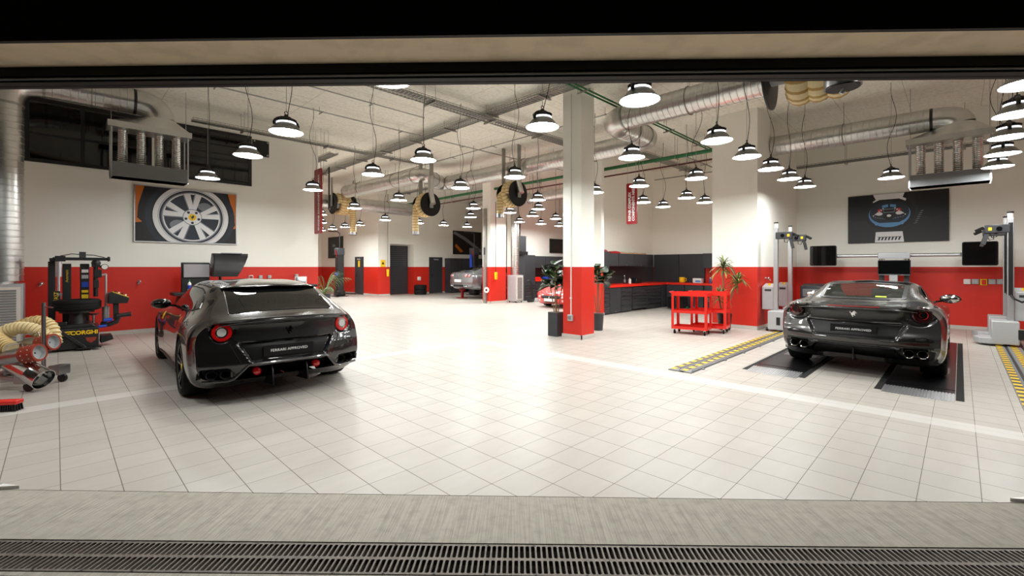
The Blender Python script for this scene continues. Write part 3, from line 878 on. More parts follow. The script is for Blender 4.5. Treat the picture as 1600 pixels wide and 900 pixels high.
    for (a, b), (c_, d_) in zip(key, key[1:]): pts += [car.P(xr, a+(c_-a)*k/8, b+(d_-b)*k/8) + Vector((-.004,0,0)) for k in range(8)]
    e.tube(pts, .015, n=8); P('bumper_trim', e, M['paintgun'])
    e = MB(); e.tube([car.P(xr, -.70+1.4*k/30, .935-.05*abs(-1+2*k/30)**3) + Vector((-.010,0,.006)) for k in range(31)], [.006+.012*(1-abs(-1+2*k/30)**4) for k in range(31)], n=10); P('tail_lip', e, M['paintdark'])
    for sg in (1, -1): P('c_pillar_highlight', MB().tube([car.top()(-.74+.60*k/12, sg*(.585-.05*k/12)) for k in range(13)], .007, n=6), M['paintgun'])  # highlight along the glass edge, put in as lighter paint
    # shut line of the hatch
    e = MB(); strip(e, rear, [(-.80,.905),(-.62,.72),(-.50,.46)], .006); strip(e, rear, [(.80,.905),(.62,.72),(.50,.46)], .006); P('shut_line', e, M['liner'])
    # glass
    g = MB(); patch(g, top, [(-.735,-.55),(-.735,.55),(-.70,.575),(-.13,.525),(-.10,.50),(-.10,-.50),(-.13,-.525),(-.70,-.575)], .005, .05)
    P('rear_window', g, M['carglass'])
    g = MB(); patch(g, top, [(1.58,-.55),(1.58,.55),(2.35,.62),(2.46,.40),(2.49,0),(2.46,-.40),(2.35,-.62)], .004, .05); P('windshield', g, M['carglass'])
    # roof spoiler lip over the rear glass
    def lip(u, v):
        y = -.56 + 1.12*u; a = 2*pi*v; x = -.07 - .09*(1-abs(2*u-1)**3) + .13*math.cos(a)*.5; z = car.topz(-.02, y) + .004 + .022*math.sin(a)*(1-.4*abs(2*u-1)**4) - .012
        return Vector((x, y, z))
    P('roof_spoiler', MB().grid(lip, 30, 13), M['blackgloss'])
    for sg in (1, -1):
        sd = car.side(sg)
        w = [(-.12,1.05),(.15,1.005),(.7,.985),(1.5,.965),(2.02,.96),(1.93,1.03),(1.62,1.19),(1.35,1.258),(.9,1.275),(.45,1.262),(.2,1.225),(0,1.14)]
        g = MB(); patch(g, sd, w, .004, .05); P('side_window', g, M['carglass'])
        e = MB(); strip(e, sd, w + [w[0]], .014, .006); P('window_trim', e, M['matteblack'])
        e = MB(); strip(e, sd, [(.62,1.0),(.56,.80),(.60,.5),(.72,.28)], .006); strip(e, sd, [(.72,.28),(2.0,.27),(2.2,.5),(2.18,.80),(2.08,.94)], .006); P('door_shut_line', e, M['liner'])
        e = MB(); patch(e, sd, [(2.30,.50),(2.46,.46),(2.50,.66),(2.30,.68)], .004); P('side_vent', e, M['matteblack'])
        e = MB(); patch(e, sd, [(2.30,.73),(2.38,.73),(2.385,.79),(2.34,.845),(2.295,.79)], .004, .02); P('shield_badge', e, M['yellowglow'])
        e = MB(); patch(e, sd, [(.38,.21),(2.55,.20),(2.55,.235),(.38,.25)], .012); P('side_sill', e, M['matteblack'])
        # mirror
        m_ = MB(); c = Vector((1.83, sg*.99, 1.0))
        m_.ball(c, .1, 16, .75, 1.25, .75); m_.bar(Vector((1.88, sg*.80, .955)), c + Vector((.02,-sg*.05,-.02)), .06, .035)
        mo = P('door_mirror', m_, M['paintdark'])
        m2 = MB(); m2.ball(c - Vector((.045,0,0)), .085, 16, .5, 1.2, .72); scl(m2).build('mirror_glass', M['carglass'], mo)
        wheel(t, 0, sg, .965, .352, .30); wheel(t, 2.99, sg, .955, .345, .25)
    return t
shooting_brake()
# ------------------------------------------------------------------ gunmetal coupe on the alignment plates
M['carglassclear'] = mat('clear_car_glass', rgb(60,66,60), .02, spec=.8, alpha=.42, coat=1)
M['seat'] = mat('dark_leather', rgb(40,38,36), .5)
def coupe():
    t = thing('coupe', 'gunmetal grey two-door coupe standing on the black lift runways, silver horse badge on its tail', 'car', (8.56, 1.05, .012), R(0))
    xr, xf = -.92, 3.66
    L_ = [
     ([(xr,0)], [(xr,.30),(-.6,.19),(0,.13),(3.1,.13),(xf,.22)]),
     ([(xr,.70),(-.7,.77),(0,.78),(2.6,.78),(3.2,.72),(xf,.5)], [(xr,.29),(-.6,.19),(0,.13),(3.1,.13),(xf,.22)]),
     ([(xr,.865),(-.7,.905),(0,.93),(.7,.90),(2.0,.91),(2.67,.93),(3.2,.86),(xf,.62)], [(xr,.33),(-.6,.27),(0,.2),(2.7,.19),(3.2,.22),(xf,.3)]),
     ([(xr,.91),(-.6,.962),(0,.969),(.8,.915),(1.8,.92),(2.67,.96),(3.2,.9),(xf,.68)], [(xr,.58),(-.5,.60),(0,.60),(1.3,.52),(2.7,.58),(xf,.46)]),
     ([(xr,.885),(-.6,.94),(0,.955),(.8,.885),(1.8,.89),(2.67,.935),(3.2,.86),(xf,.62)], [(xr,.83),(-.5,.86),(0,.88),(.9,.82),(1.8,.80),(2.67,.80),(3.2,.68),(xf,.56)]),
     ([(xr,.79),(-.6,.83),(-.2,.845),(.2,.84),(.9,.81),(1.8,.80),(2.3,.79),(2.8,.74),(3.2,.66),(xf,.45)], [(xr,.945),(-.6,.975),(-.2,.99),(.2,.975),(.9,.935),(1.8,.915),(2.3,.90),(2.8,.85),(3.2,.74),(xf,.60)]),
     ([(xr,.68),(-.6,.70),(-.2,.68),(.2,.685),(.9,.70),(1.5,.69),(2.05,.70),(2.5,.66),(3.2,.5),(xf,.36)], [(xr,.985),(-.6,1.005),(-.2,1.035),(.2,1.09),(.9,1.125),(1.5,1.09),(2.05,.94),(2.5,.90),(3.2,.77),(xf,.62)]),
     ([(xr,.55),(-.6,.56),(-.2,.535),(.2,.54),(.6,.56),(1.0,.58),(1.35,.58),(1.9,.60),(2.3,.57),(2.8,.5),(3.2,.42),(xf,.3)], [(xr,1.0),(-.6,1.01),(-.22,1.05),(.2,1.165),(.55,1.235),(.85,1.262),(1.25,1.25),(1.8,1.05),(2.2,.945),(2.8,.88),(3.2,.78),(xf,.63)]),
     ([(xr,.28),(xf,.15)], [(xr,1.005),(-.6,1.005),(-.30,1.02),(-.1,1.075),(.2,1.185),(.5,1.265),(.85,1.298),(1.3,1.285),(1.8,1.10),(2.25,.955),(2.8,.90),(3.2,.79),(xf,.63)]),
     ([(xr,0)], [(xr,1.007),(-.6,1.005),(-.30,1.02),(-.1,1.08),(.2,1.192),(.5,1.275),(.85,1.312),(1.3,1.30),(1.8,1.12),(2.3,.955),(2.8,.91),(3.2,.80),(xf,.64)]),
    ]
    def rec(y, z):
        ay = abs(y); d = 0
        hw = .46 + (z-.53)*.5
        d += .05*smooth01((hw-ay)/.03+.5)*smooth01((z-.53)/.02)*smooth01((.765-z)/.03)
        d += .08*smooth01((.28-abs(ay-.665)*1.6)/.06-1.2)*smooth01((z-.29)/.02)*smooth01((.455-z)/.02)
        hw3 = .60 - (z-.24)*.9
        d += .10*smooth01((hw3-ay)/.03+.5)*smooth01((.425-z)/.02)
        d += .03*smooth01((.17-math.hypot((ay-.70)*.85, z-.895))/.03)
        return d
    car = Car(L_, xr, xf, .25, .7, [(.28,.06),(.36,.03),(.46,0),(.56,.0),(.66,.05),(.80,.085),(.90,.07),(.96,.02),(1.0,0)], [(.2,.1),(.45,0),(.65,.12)], .5, .8, rec)
    arch = [(0, .352, .388), (2.67, .345, .378)]
    def hole(c):
        if c.z < .98: return False
        if -.12 < c.x < .47 and abs(c.y) < .46 and c.z > 1.03: return True
        if 1.42 < c.x < 2.15 and abs(c.y) < .50: return True
        return False
    car.body(arch, holes=hole).build('body', [M['paintgun'], M['liner']], t, smooth=50)
    rear, top = car.rear(), car.top()
    P = lambda nm, mb, m, par=t, **k: scl(mb).build(nm, m, par, **k)
    mb = patch(MB(), rear, [(-.50,.785),(.50,.785),(.56,.86),(.54,.945),(-.54,.945),(-.56,.86)], .003)
    tp = P('tail_panel', mb, M['carbon'])
    P('horse_badge', horse(MB(), rear, 0, .875, .10, -1, .010), M['chrome'], tp)
    for sg in (1, -1):
        # lamp sits in a dark teardrop at the corner of the tail
        e = MB(); pl_ = [(.50,.885),(.56,.84),(.70,.80),(.81,.82),(.845,.88),(.82,.945),(.72,.975),(.60,.955)]
        patch(e, rear, pl_ if sg > 0 else mirror(pl_), .003, .03); P('tail_light_housing', e, M['matteblack'])
        c = rear(sg*.715, .89) + Vector((-.004, 0, 0)); n = Vector((-1, sg*.42, .10)).normalized()
        mb = MB().lathe([(.001,.040),(.030,.040),(.032,.034),(.056,.034),(.060,.046),(.098,.040),(.110,.024),(.114,-.03)], c, n, 36, mf=[2,1,2,1,0,0,3])
        P('tail_light', mb, [M['lampdark'], M['lampred'], M['carglass'], M['matteblack']])
        for y in (.60, .735):
            c = rear(sg*y, .375); c.x = car.P(xr, sg*y, .375).x
            mb = MB().lathe([(.058,.12),(.060,-.03),(.056,-.038),(.048,-.03),(.045,.1),(.001,.1)], c, (1, 0, 0), 28, mf=[0,0,0,1,1])
            P('exhaust_pipe', mb, [M['chrome'], M['liner']])
        e = MB(); pl_ = [(.47,.30),(.83,.31),(.84,.40),(.80,.445),(.52,.445),(.47,.40)]
        patch(e, rear, pl_ if sg > 0 else mirror(pl_), .003); P('exhaust_surround', e, M['matteblack'])
        e = MB(); pl_ = [(.50,.488),(.80,.498),(.80,.525),(.50,.513)]
        patch(e, rear, pl_ if sg > 0 else mirror(pl_), .006); P('reflector', e, M['lampdark'])
        e = MB(); pl_ = [(.47,.530),(.83,.535),(.845,.565),(.74,.60),(.60,.575)]
        patch(e, rear, pl_ if sg > 0 else mirror(pl_), .002); P('bumper_vent', e, M['matteblack'])
    e = MB(); patch(e, rear, [(-.84,.30),(.84,.30),(.86,.40),(.84,.452),(-.84,.452),(-.86,.40)], .0015); P('lower_bumper', e, M['matteblack'])
    e = MB(); patch(e, rear, [(-.52,.262),(.52,.262),(.43,.425),(-.43,.425)], .003); P('diffuser', e, M['matteblack'])
    for y in (.0,):
        f = MB().prism([(-.86,.22),(-.55,.17),(-.55,.28),(-.80,.40),(-.83,.38)], y-.006, y+.006, 'y'); P('diffuser_fin', f, M['blackmetal'])
    e = MB(); strip(e, rear, [(-.50,.27),(-.42,.43),(.42,.43),(.50,.27)], .014, .006); P('diffuser_edge', e, M['blackmetal'])
    e = MB(); strip(e, rear, [(-.84,.462),(-.45,.465),(.45,.465),(.84,.462)], .016, .005); P('bumper_trim', e, M['blackgloss'])
    e = MB(); patch(e, rear, [(-.44,.55),(.44,.55),(.53,.735),(-.53,.735)], .003); P('plate_recess', e, M['matteblack'])
    c = rear(0, .64)
    plate(t, (c.x-.012, 0, .645), .54, .135, -1, 'FERRARI APPROVED', .044, 1.05, tilt=.08)
    e = MB()
    for s2 in (1, -1): strip(e, rear, [(s2*.60,.835),(s2*.55,.74),(s2*.44,.545),(s2*.40,.53)], .006)
    P('shut_line', e, M['liner'])
    e = MB(); patch(e, rear, [(-.30,.975),(.30,.975),(.30,.988),(-.30,.988)], .004, .03); P('brake_light', e, M['lampred'])
    e = MB(); e.tube([car.P(xr, -.68+1.36*k/30, .957-.03*abs(-1+2*k/30)**3) + Vector((-.010,0,.0)) for k in range(31)], [.005+.011*(1-abs(-1+2*k/30)**4) for k in range(31)], n=10); P('tail_lip', e, M['paintgun'])
    # ducktail lip
    e = MB(); strip(e, rear, [(-.60,.958),(-.3,.955),(.3,.955),(.60,.958)], .008, .004); P('spoiler_edge', e, M['liner'])
    g = MB(); patch(g, top, [(-.17,-.48),(-.17,.48),(-.13,.505),(.46,.50),(.50,.46),(.50,-.46),(.46,-.50),(-.13,-.505)], .004, .05, skirt=.002)
    rw = P('rear_window', g, M['carglassclear'])
    e = MB(); f_ = [(-.17,-.48),(-.17,.48),(-.13,.505),(.46,.50),(.50,.46),(.50,-.46),(.46,-.50),(-.13,-.505)]
    strip(e, top, f_+[f_[0]], .05, .006); scl(e).build('window_seal', M['matteblack'], rw)
    e = MB(); patch(e, top, [(-.10,-.30),(-.10,-.17),(-.055,-.17),(-.055,-.30)], .006, .04); scl(e).build('window_sticker', mat('lime_sticker', rgb(190,215,30), .5), rw)
    g = MB(); patch(g, top, [(1.38,-.53),(1.38,.53),(2.15,.60),(2.22,.40),(2.26,0),(2.22,-.40),(2.15,-.60)], .004, .05, skirt=.002); P('windshield', g, M['carglassclear'])
    e = MB(); patch(e, top, [(.53,-.50),(.53,.50),(1.30,.53),(1.30,-.53)], .003, .06, skirt=.004); P('roof_panel', e, M['blackgloss'])
    # cabin
    s_ = MB().box(-.25, 2.1, -.60, .60, .55, .80).box(1.75, 2.15, -.66, .66, .78, .93); P('cabin_floor', s_, M['liner'])
    for y in (.37, -.37):
        s_ = MB()
        s_.grid(lambda u, v: Vector((.60 + .35*(1-v)*.6 - .30*v + .11*math.cos(2*pi*u)*(1-.3*v), y + (.24-.08*v)*math.sin(2*pi*u), .70+.30*v)), 18, 6, 0, True)
        s_.ball((.32, y, 1.05), .1, 12, .7, 1.3, .8)
        P('seat', s_, M['seat'])
    for sg in (1, -1):
        sd = car.side(sg)
        w = [(.30,1.06),(.50,1.0),(1.2,.965),(1.86,.945),(1.80,1.0),(1.55,1.13),(1.30,1.20),(1.0,1.225),(.72,1.205),(.45,1.14)]
        g = MB(); patch(g, sd, w, .004, .05); P('side_window', g, M['carglass'])
        e = MB(); strip(e, sd, w + [w[0]], .016, .006); P('window_trim', e, M['matteblack'])
        e = MB(); strip(e, sd, [(.42,1.02),(.36,.80),(.44,.5),(.56,.28)], .006); strip(e, sd, [(.56,.28),(1.75,.27),(1.95,.5),(1.95,.80),(1.88,.93)], .006); P('door_shut_line', e, M['liner'])
        e = MB(); patch(e, sd, [(1.95,.50),(2.20,.45),(2.25,.66),(2.0,.62)], .004); P('side_vent', e, M['matteblack'])
        e = MB(); patch(e, sd, [(.36,.21),(2.28,.20),(2.28,.235),(.36,.25)], .012); P('side_sill', e, M['matteblack'])
        e = MB(); patch(e, sd, [(.62,.80),(.80,.805),(.80,.825),(.62,.82)], .006, .03); P('door_handle', e, M['paintgun'])
        m_ = MB(); c = Vector((1.72, sg*.97, 1.0))
        m_.ball(c, .1, 16, .72, 1.35, .75); m_.bar(Vector((1.78, sg*.80, .94)), c + Vector((.02,-sg*.06,-.03)), .07, .03)
        mo = P('door_mirror', m_, M['blackgloss'])
        m2 = MB(); m2.ball(c - Vector((.04,0,0)), .088, 16, .5, 1.28, .70); scl(m2).build('mirror_glass', M['chrome'], mo)
        wheel(t, 0, sg, .955, .352, .285, M['rimsilver']); wheel(t, 2.67, sg, .945, .345, .245, M['rimsilver'])
    return t
coupe()
M['boxgrey'] = mat('zinc_grey_sheet', rgb(118,121,123), .6, .1)
# ------------------------------------------------------------------ ventilation, trays, pipes under the slab
def ribbed(mb, p0, p1, r, pitch=.11, rib=.007, n=24, m=0):
    p0, p1 = Vector(p0), Vector(p1); L_ = (p1-p0).length; k = max(1, int(L_/pitch)); prof = [(r, 0)]
    for i in range(1, k):
        h = L_*i/k; prof += [(r, h-.012), (r+rib, h-.006), (r+rib, h+.006), (r, h+.012)]
    prof.append((r, L_))
    mb.lathe(prof, p0, p1-p0, n, m); return mb
def bend_pts(p0, p1, p2, k=6):
    p0, p1, p2 = Vector(p0), Vector(p1), Vector(p2)
    return [p0*(1-t)**2 + p1*2*t*(1-t) + p2*t*t for t in [i/k for i in range(k+1)]]
def duct_run(name, label, path, r, hang=2.2, group=None, pitch=.11, el=.45):
    path = [Vector(p) for p in path]
    t = thing(name, label, 'air duct', path[0], 0, group); o = path[0]; Q = [p-o for p in path]
    cuts = []
    for i in range(len(Q)-1):
        a, b = Q[i], Q[i+1]; d = (b-a).normalized()
        s = a + d*(el if i else 0); e = b - d*(el if i < len(Q)-2 else 0)
        if (e-s).dot(d) > .05:
            ribbed(MB(), s, e, r, pitch).build('pipe', M['galv'], t)
            n = max(1, int((e-s).length/hang))
            if abs(d.z) < .3:
                for k in range(n):
                    p = s + (e-s)*((k+.5)/n)
                    h = MB(); x, y = frame_of(d)
                    h.tube([p + (x*math.cos(u)+y*math.sin(u))*(r+.012) for u in [2*pi*j/20 for j in range(21)]], .012, n=6, caps=False)
                    h.cyl(p + Vector((0,0,r)), (p.x, p.y, CE-o.z), .006, n=6)
                    h.build('hanger', M['galvdull'], t)
        if i < len(Q)-2:
            c = Q[i+2]; d2 = (c-b).normalized(); p = bend_pts(e, b, b + d2*el, 7)
            MB().tube(p, r*1.02, n=24, caps=False).build('elbow', M['galv'], t)
            if i < len(Q)-2:
                for q, dd in ((p[0], d), (p[-1], d2)):
                    MB().cyl(q-dd*.02, q+dd*.02, r*1.06, n=24).build('collar', M['galvdull'], t)
    return t
duct_run('ventilation_duct', 'spiral duct over the doorway ending in a zigzag towards the front pillar', [(8.5,2.3,4.67),(8.5,5.45,4.67),(10.45,5.45,4.67),(10.45,14.1,4.67),(8.85,13.1,4.67),(8.62,18.4,4.67)], .25, el=.42)
duct_run('ventilation_duct', 'fat spiral duct deep in the hall above the doors, crossing behind the red hanging sign', [(7.2,19.75,4.37),(12.6,19.75,4.37)], .30)
duct_run('ventilation_duct', 'thin spiral duct behind the rear pillar under the green pipe', [(13.9,9.0,4.35),(13.9,16.5,4.35)], .2)
duct_run('ventilation_duct', 'spiral duct rising from the grey heater and turning over the black windows', [(-.66,12.0,1.25),(-.66,12.0,4.88),(1.12,12.0,4.88)], .25, el=.5)
duct_run('ventilation_duct', 'spiral duct running above the poster of the engine bay', [(12.86,3.4,4.57),(12.86,.43,4.56)], .235)

def supply_unit(label, loc, rz, L_, zr, zb0, zb1, duct_z, duct_r, duct_side):
    """hood fed by a duct, four flexible pipes and an outlet box below; x runs along its length"""
    t = thing('air_supply_unit', label, 'air supply unit', loc, rz); W = .5
    h = MB(); h.box(-L_/2, L_/2, -W/2, W/2, zr, zr+.12); h.build('hood_rim', M['galv'], t, smooth=0)
    c = MB(); r = duct_r; dz = duct_z; n = 24; nx = .17
    ring = []; base = []
    for i in range(n):
        a = 2*pi*i/n; ring.append((nx + r*math.cos(a), r*math.sin(a), zr+.34))
        k = max(abs(math.cos(a))/(L_/2*.98), abs(math.sin(a))/(W/2*.98)); base.append((math.cos(a)/k, math.sin(a)/k, zr+.12))
    # flare between the rectangle and the round neck
    cor = []
    c.add(ring + base, [(i, (i+1) % n, n+(i+1) % n, n+i) for i in range(n)])
    c.build('flared_hood', M['galv'], t, smooth=25)
    e = MB().tube(bend_pts((nx-.42, 0, dz), (nx, 0, dz), (nx, 0, zr+.33), 7), r*1.02, n=24, caps=False)
    e.build('elbow', M['foil'] if False else M['galv'], t, smooth=20)
    MB().cyl((nx-.45,0,dz), (nx-.40,0,dz), r*1.05, n=24).build('collar', M['blackmetal'], t)
    for i in range(4):
        x = (-.33 + .215*i)*L_ + .01
        f = MB(); k = int((zr-zb1)/.035); pts = [(x, 0, zb1-.02 + (zr-zb1+.04)*j/(2*k)) for j in range(2*k+1)]
        f.tube(pts, [.072 if j % 2 else .083 for j in range(2*k+1)], n=16, caps=False)
        f.build('flexible_pipe', M['foil'], t)
    b = MB().box(-L_*.445, L_*.445, -W*.42, W*.42, zb0, zb1).box(-L_*.45, L_*.45, -W*.44, W*.44, zb0, zb0+.03)
    b.build('outlet_box', M['boxgrey'], t, smooth=0)
    for sx in (-1, 1):
        for sy in (-1, 1):
            s_ = MB().box(sx*L_*.455-.012, sx*L_*.455+.012, sy*W*.38-.004, sy*W*.38+.004, zb0-.01, zr+.05)
            s_.build('strap', M['alu'], t, smooth=0)
    for sx in (-1, 1): MB().cyl((sx*L_*.45, 0, zr), (sx*L_*.45, 0, CE), .006, n=6).build('hanger', M['steel'], t)
    return t
supply_unit('galvanised air unit with four crinkled pipes before the black windows', (1.38, 12.0, 0), 0, 1.36, 4.26, 3.29, 3.58, 4.88, .24, -1)
supply_unit('galvanised air unit with four crinkled pipes above the engine poster', (12.86, .17, 0), R(-90), 1.30, 4.06, 3.17, 3.42, 4.56, .225, -1)
supply_unit('small air unit with crinkled pipes far behind the front pillar', (18.3, 13.7, 0), 0, 1.4, 4.0, 3.3, 3.55, 4.45, .22, -1)

def cable_tray(label, p0, p1, w=.3, hang=1.6, h=.07, mesh=.09, m=None):
    p0, p1 = Vector(p0), Vector(p1); L_ = (p1-p0).length
    t = thing('cable_tray', label, 'cable tray', p0, math.atan2(p1.y-p0.y, p1.x-p0.x)); m = m or M['galvdull']
    b = MB()
    for s in (-1, 1):
        b.box(0, L_, s*w/2-.004, s*w/2+.004, h-.012, h).box(0, L_, s*w/2-.004, s*w/2+.004, 0, .035)
    for i in range(5): b.box(0, L_, -w/2+w*i/4-.003, -w/2+w*i/4+.003, -.004, .002)
    n = int(L_/mesh)
    for i in range(n+1):
        x = L_*i/n; b.box(x-.011, x+.011, -w/2, w/2, -.002, .004)
        for s in (-1, 1): b.box(x-.005, x+.005, s*w/2-.003, s*w/2+.003, .03, h)
    b.build('tray', m, t, smooth=0)
    c = MB()
    for k in range(4): c.tube([(x_, -w*.3+.05*k + .015*math.sin(x_*1.7+k), .012 + .004*k) for x_ in [L_*j/24 for j in range(25)]], .010, n=5)
    c.build('cables', M['midgrey'], t)
    k = max(2, int(L_/hang)); z = CE - p0.z
    for i in range(k):
        x = L_*(i+.5)/k; h_ = MB().box(x-.02, x+.02, -w/2-.06, w/2+.06, -.045, -.006)
        for s in (-1, 1): h_.cyl((x, s*(w/2+.04), -.05), (x, s*(w/2+.04), z), .005, n=5)
        h_.build('hanger', M['galvdull'], t, smooth=0)
cable_tray('wire cable tray leading from the doorway to the crossing above the hall', (3.0,7.98,4.99), (11.6,7.98,4.99))
cable_tray('wire cable tray brushing the front pillar top and crossing the hall', (7.3,2.2,5.13), (7.3,18.5,5.13))
cable_tray('narrow cable tray along the poster wall beside the black windows', (2.2,12.55,4.86), (8.4,12.55,4.86), .18)
cable_tray('cable tray below the ceiling before the workshop back wall', (11.1,6.9,4.95), (16.5,6.9,4.95), .28)
cable_tray('slim cable tray along the engine poster wall', (14.9,-1.2,4.3), (14.9,3.3,4.3), .16)
cable_tray('cable tray deep in the hall behind the red hanging sign', (5.9,13.4,4.9), (5.9,21,4.9), .24)
cable_tray('cable tray running beside the rear pillar towards the doors', (11.4,8.4,4.9), (11.4,19.0,4.9), .22)

def pipe_run(name, label, paths, r, m, hang=1.7, drop=True):
    p0 = Vector(paths[0][0]); t = thing(name, label, 'pipe', p0)
    for path in paths:
        Q = [Vector(p)-p0 for p in path]
        MB().tube(Q, r, n=10).build('pipe', m, t)
        for a, b in zip(Q, Q[1:]):
            d = b-a
            if abs(d.z) > .3*d.length or d.length < .6: continue
            k = max(1, int(d.length/hang))
            for i in range(k):
                p = a + d*((i+.5)/k); u = Vector((-d.y, d.x, 0)).normalized()
                h = MB().bar(p - u*.12 - Vector((0,0,r+.012)), p + u*.12 - Vector((0,0,r+.012)), .02, .02)
                h.cyl(p + u*.1 - Vector((0,0,r+.012)), (p.x+u.x*.1, p.y+u.y*.1, CE-p0.z), .005, n=5)
                h.build('hanger', M['galvdull'], t, smooth=0)
pipe_run('water_pipe', 'pair of thin green pipes running from the doorway past the front pillar', [[(4.6,5.36,5.02),(13.9,5.36,5.02),(13.9,5.0,5.02)], [(4.6,5.26,5.02),(13.8,5.26,5.02)]], .02, M['green'])
pipe_run('water_pipe', 'thick green pipe crossing high behind both pillars', [[(12.75,4.55,4.72),(12.75,20.5,4.72)]], .055, M['green'], 2.6)
pipe_run('water_pipe', 'thin brown pipe under the thick green pipe', [[(12.95,4.55,4.52),(12.95,18,4.52)]], .025, M['brownpipe'], 2.6)
pipe_run('conduit_pipe', 'dark conduit bracketed high before the engine poster wall', [[(10.6,2.25,5.12),(10.6,-1.6,5.12)]], .03, M['blackmetal'], 1.2)
pipe_run('conduit_pipe', 'thin ceiling conduit above the black windows', [[(1.2,10.7,5.16),(14,10.7,5.16)]], .016, M['galvdull'], 2.0)
pipe_run('conduit_pipe', 'thin ceiling conduit across the middle of the hall', [[(9.3,3.0,5.16),(9.3,17,5.16)]], .016, M['galvdull'], 2.0)
pipe_run('conduit_pipe', 'dark conduit with a drop beside the red hanging sign', [[(5.7,13.3,4.45),(5.95,14.2,4.45),(5.95,16.5,4.45)], [(5.7,13.3,4.45),(5.7,13.3,3.2)]], .022, M['blackmetal'], 2)
pipe_run('conduit_pipe', 'thin conduit under the ceiling over the dark shooting brake', [[(.8,9.4,5.18),(6.4,9.4,5.18)]], .014, M['galvdull'], 2.0)
pipe_run('conduit_pipe', 'thin conduit in the far corner before the workshop', [[(13.6,6.0,4.9),(16.5,6.0,4.9),(16.5,8.5,4.9)]], .02, M['galvdull'], 1.5)

def hose_reel(label, loc, rz, tail, R_=.40, hr=.085, width=.30, drop=None, tz=1, nozzle=False, hook=False):
    """drum reel: black flanges, wound hose, hanging end; axis along x"""
    t = thing('hose_reel', label, 'exhaust hose reel', loc, rz)
    for s in (-1, 1):
        Rf = R_ if s > 0 else R_*(.5 if hook else .86)
        MB().lathe([(.001, 0), (Rf, 0), (Rf+.004, .012), (Rf, .024), (.001, .024)], (s*(width/2+.03), 0, 0), (s, 0, 0), 36).build('flange', M['matteblack'], t)
    MB().cyl((-width/2-.03,0,0), (width/2+.03,0,0), R_*.45, n=24).build('drum', M['grey'], t)
    turns = max(2, round(width/(hr*2.05))); N_ = int(turns*88); pts = []
    rw = R_-hr*.9
    for i in range(N_+1):
        a = 2*pi*turns*i/N_; pts.append(Vector((width/2-hr*.9 - (width-hr*1.8)*i/N_, tz*rw*math.cos(a), rw*math.sin(a)+0)))
    pts = pts[:-1]; e = pts[-1]
    # the free end leaves the drum and hangs
    q_ = max(12, int(tail/.022))
    for i in range(1, q_+1): pts.append(Vector((e.x-.02*i/q_, e.y + tz*.02*math.sin(i/q_*3), e.z - tail*i/q_)))
    rr = [hr*(1.03 if i % 4 == 0 else .97) for i in range(len(pts))]
    h = MB().tube(pts, rr, n=14, mf=lambda i: 1 if i % 4 == 0 else 0); h.build('hose', [M['cream'], M['creamrib']], t)
    q = pts[-1]
    c = MB().cyl(q + Vector((0,0,.02)), q - Vector((0,0,.09)), hr*1.16, n=20); c.cyl(q - Vector((0,0,.09)), q - Vector((0,0,.10)), hr*1.05, n=20, m=1)
    co = c.build('hose_end', [M['steel'], M['black']], t)
    if hook: MB().tube([q + Vector((0,0,-.10)), q + Vector((.02,0,-.13)), q + Vector((.0,0,-.145)), q + Vector((-.02,0,-.13))], .007, n=6).build('hook', M['white'], co)
    b = MB()
    s = width/2+.07
    b.box(s, s+.03, -.07, .07, -.12, CE-loc[2]-.01); b.box(-s-.03, -s, -.07, .07, -.12, CE-loc[2]-.01)
    b.cyl((-s-.02,0,0), (s+.05,0,0), .03, n=12)
    b.build('bracket', M['galvdull'], t, smooth=0)
    if drop: MB().tube([(s+.10,0,0)] + [Vector(p)-Vector(loc) if False else Vector(p) for p in drop], .10, n=16).build('drop_pipe', M['galv'], t)
    return t
hose_reel('cream exhaust hose reel hanging before the rear pillar', (10.1,10.05,3.78), R(-90), .62, .40, .105, .52, [(.30,.0,.35),(.30,.2,.80)], -1)
hose_reel('cream exhaust hose reel hanging before the tall louvred door', (8.85,12.9,3.60), R(-90), .90, .40, .105, .46, [(.28,.0,.35),(.30,.0,.95)], -1)
hose_reel('cream exhaust hose reel hanging behind the red hanging sign', (8.72,18.95,4.2), R(180), 1.2, .45, .13, .80)
hose_reel('large cream exhaust hose reel high above the doorway with a hooked end cap', (4.93,.96,3.44), R(95), .32, .40, .115, .64, None, 1, hook=True)

def hang_sign(label, loc, rz, w, h, lines, size):
    t = thing('hanging_sign', label, 'hanging sign', loc, rz)     # face looks along -x, width along y
    r = .035; pl = []
    for cx, cy, a0 in ((w/2-r, h/2-r, 0), (-w/2+r, h/2-r, 90), (-w/2+r, -h/2+r, 180), (w/2-r, -h/2+r, 270)):
        pl += [(cx + r*math.cos(R(a0+k*22.5)), cy + r*math.sin(R(a0+k*22.5))) for k in range(5)]
    MB().prism(pl, -.02, .02, 'x').build('sign_board', M['redsign'], t, smooth=30)
    for i, s in enumerate(lines):
        y = w*.17 - w*.36*i if len(lines) > 1 else -w*.18
        text_part('lettering', s, size, M['platetext'], t, basis((-.023, y, -h/2+.08), (0,0,1), (0,1,0)), 1.0, .001, 'LEFT', .004)
    for s in (-1, 1): MB().cyl((0, s*w*.4, h/2-.01), (0, s*w*.4, CE-loc[2]), .004, n=5).build('wire', M['steel'], t)
hang_sign('red hanging board with white upright lettering at the poster wall corner', (5.1,12.6,3.31), 0, .45, 1.78, ['ENGINE DIAGNOSTICS AREA'], .118)
hang_sign('red hanging board reading REPAIR COMPLEX COMPONENTS AREA before the workbenches', (10.9,6.27,3.2), R(4), .30, 1.10, ['REPAIR COMPLEX', 'COMPONENTS AREA'], .098)
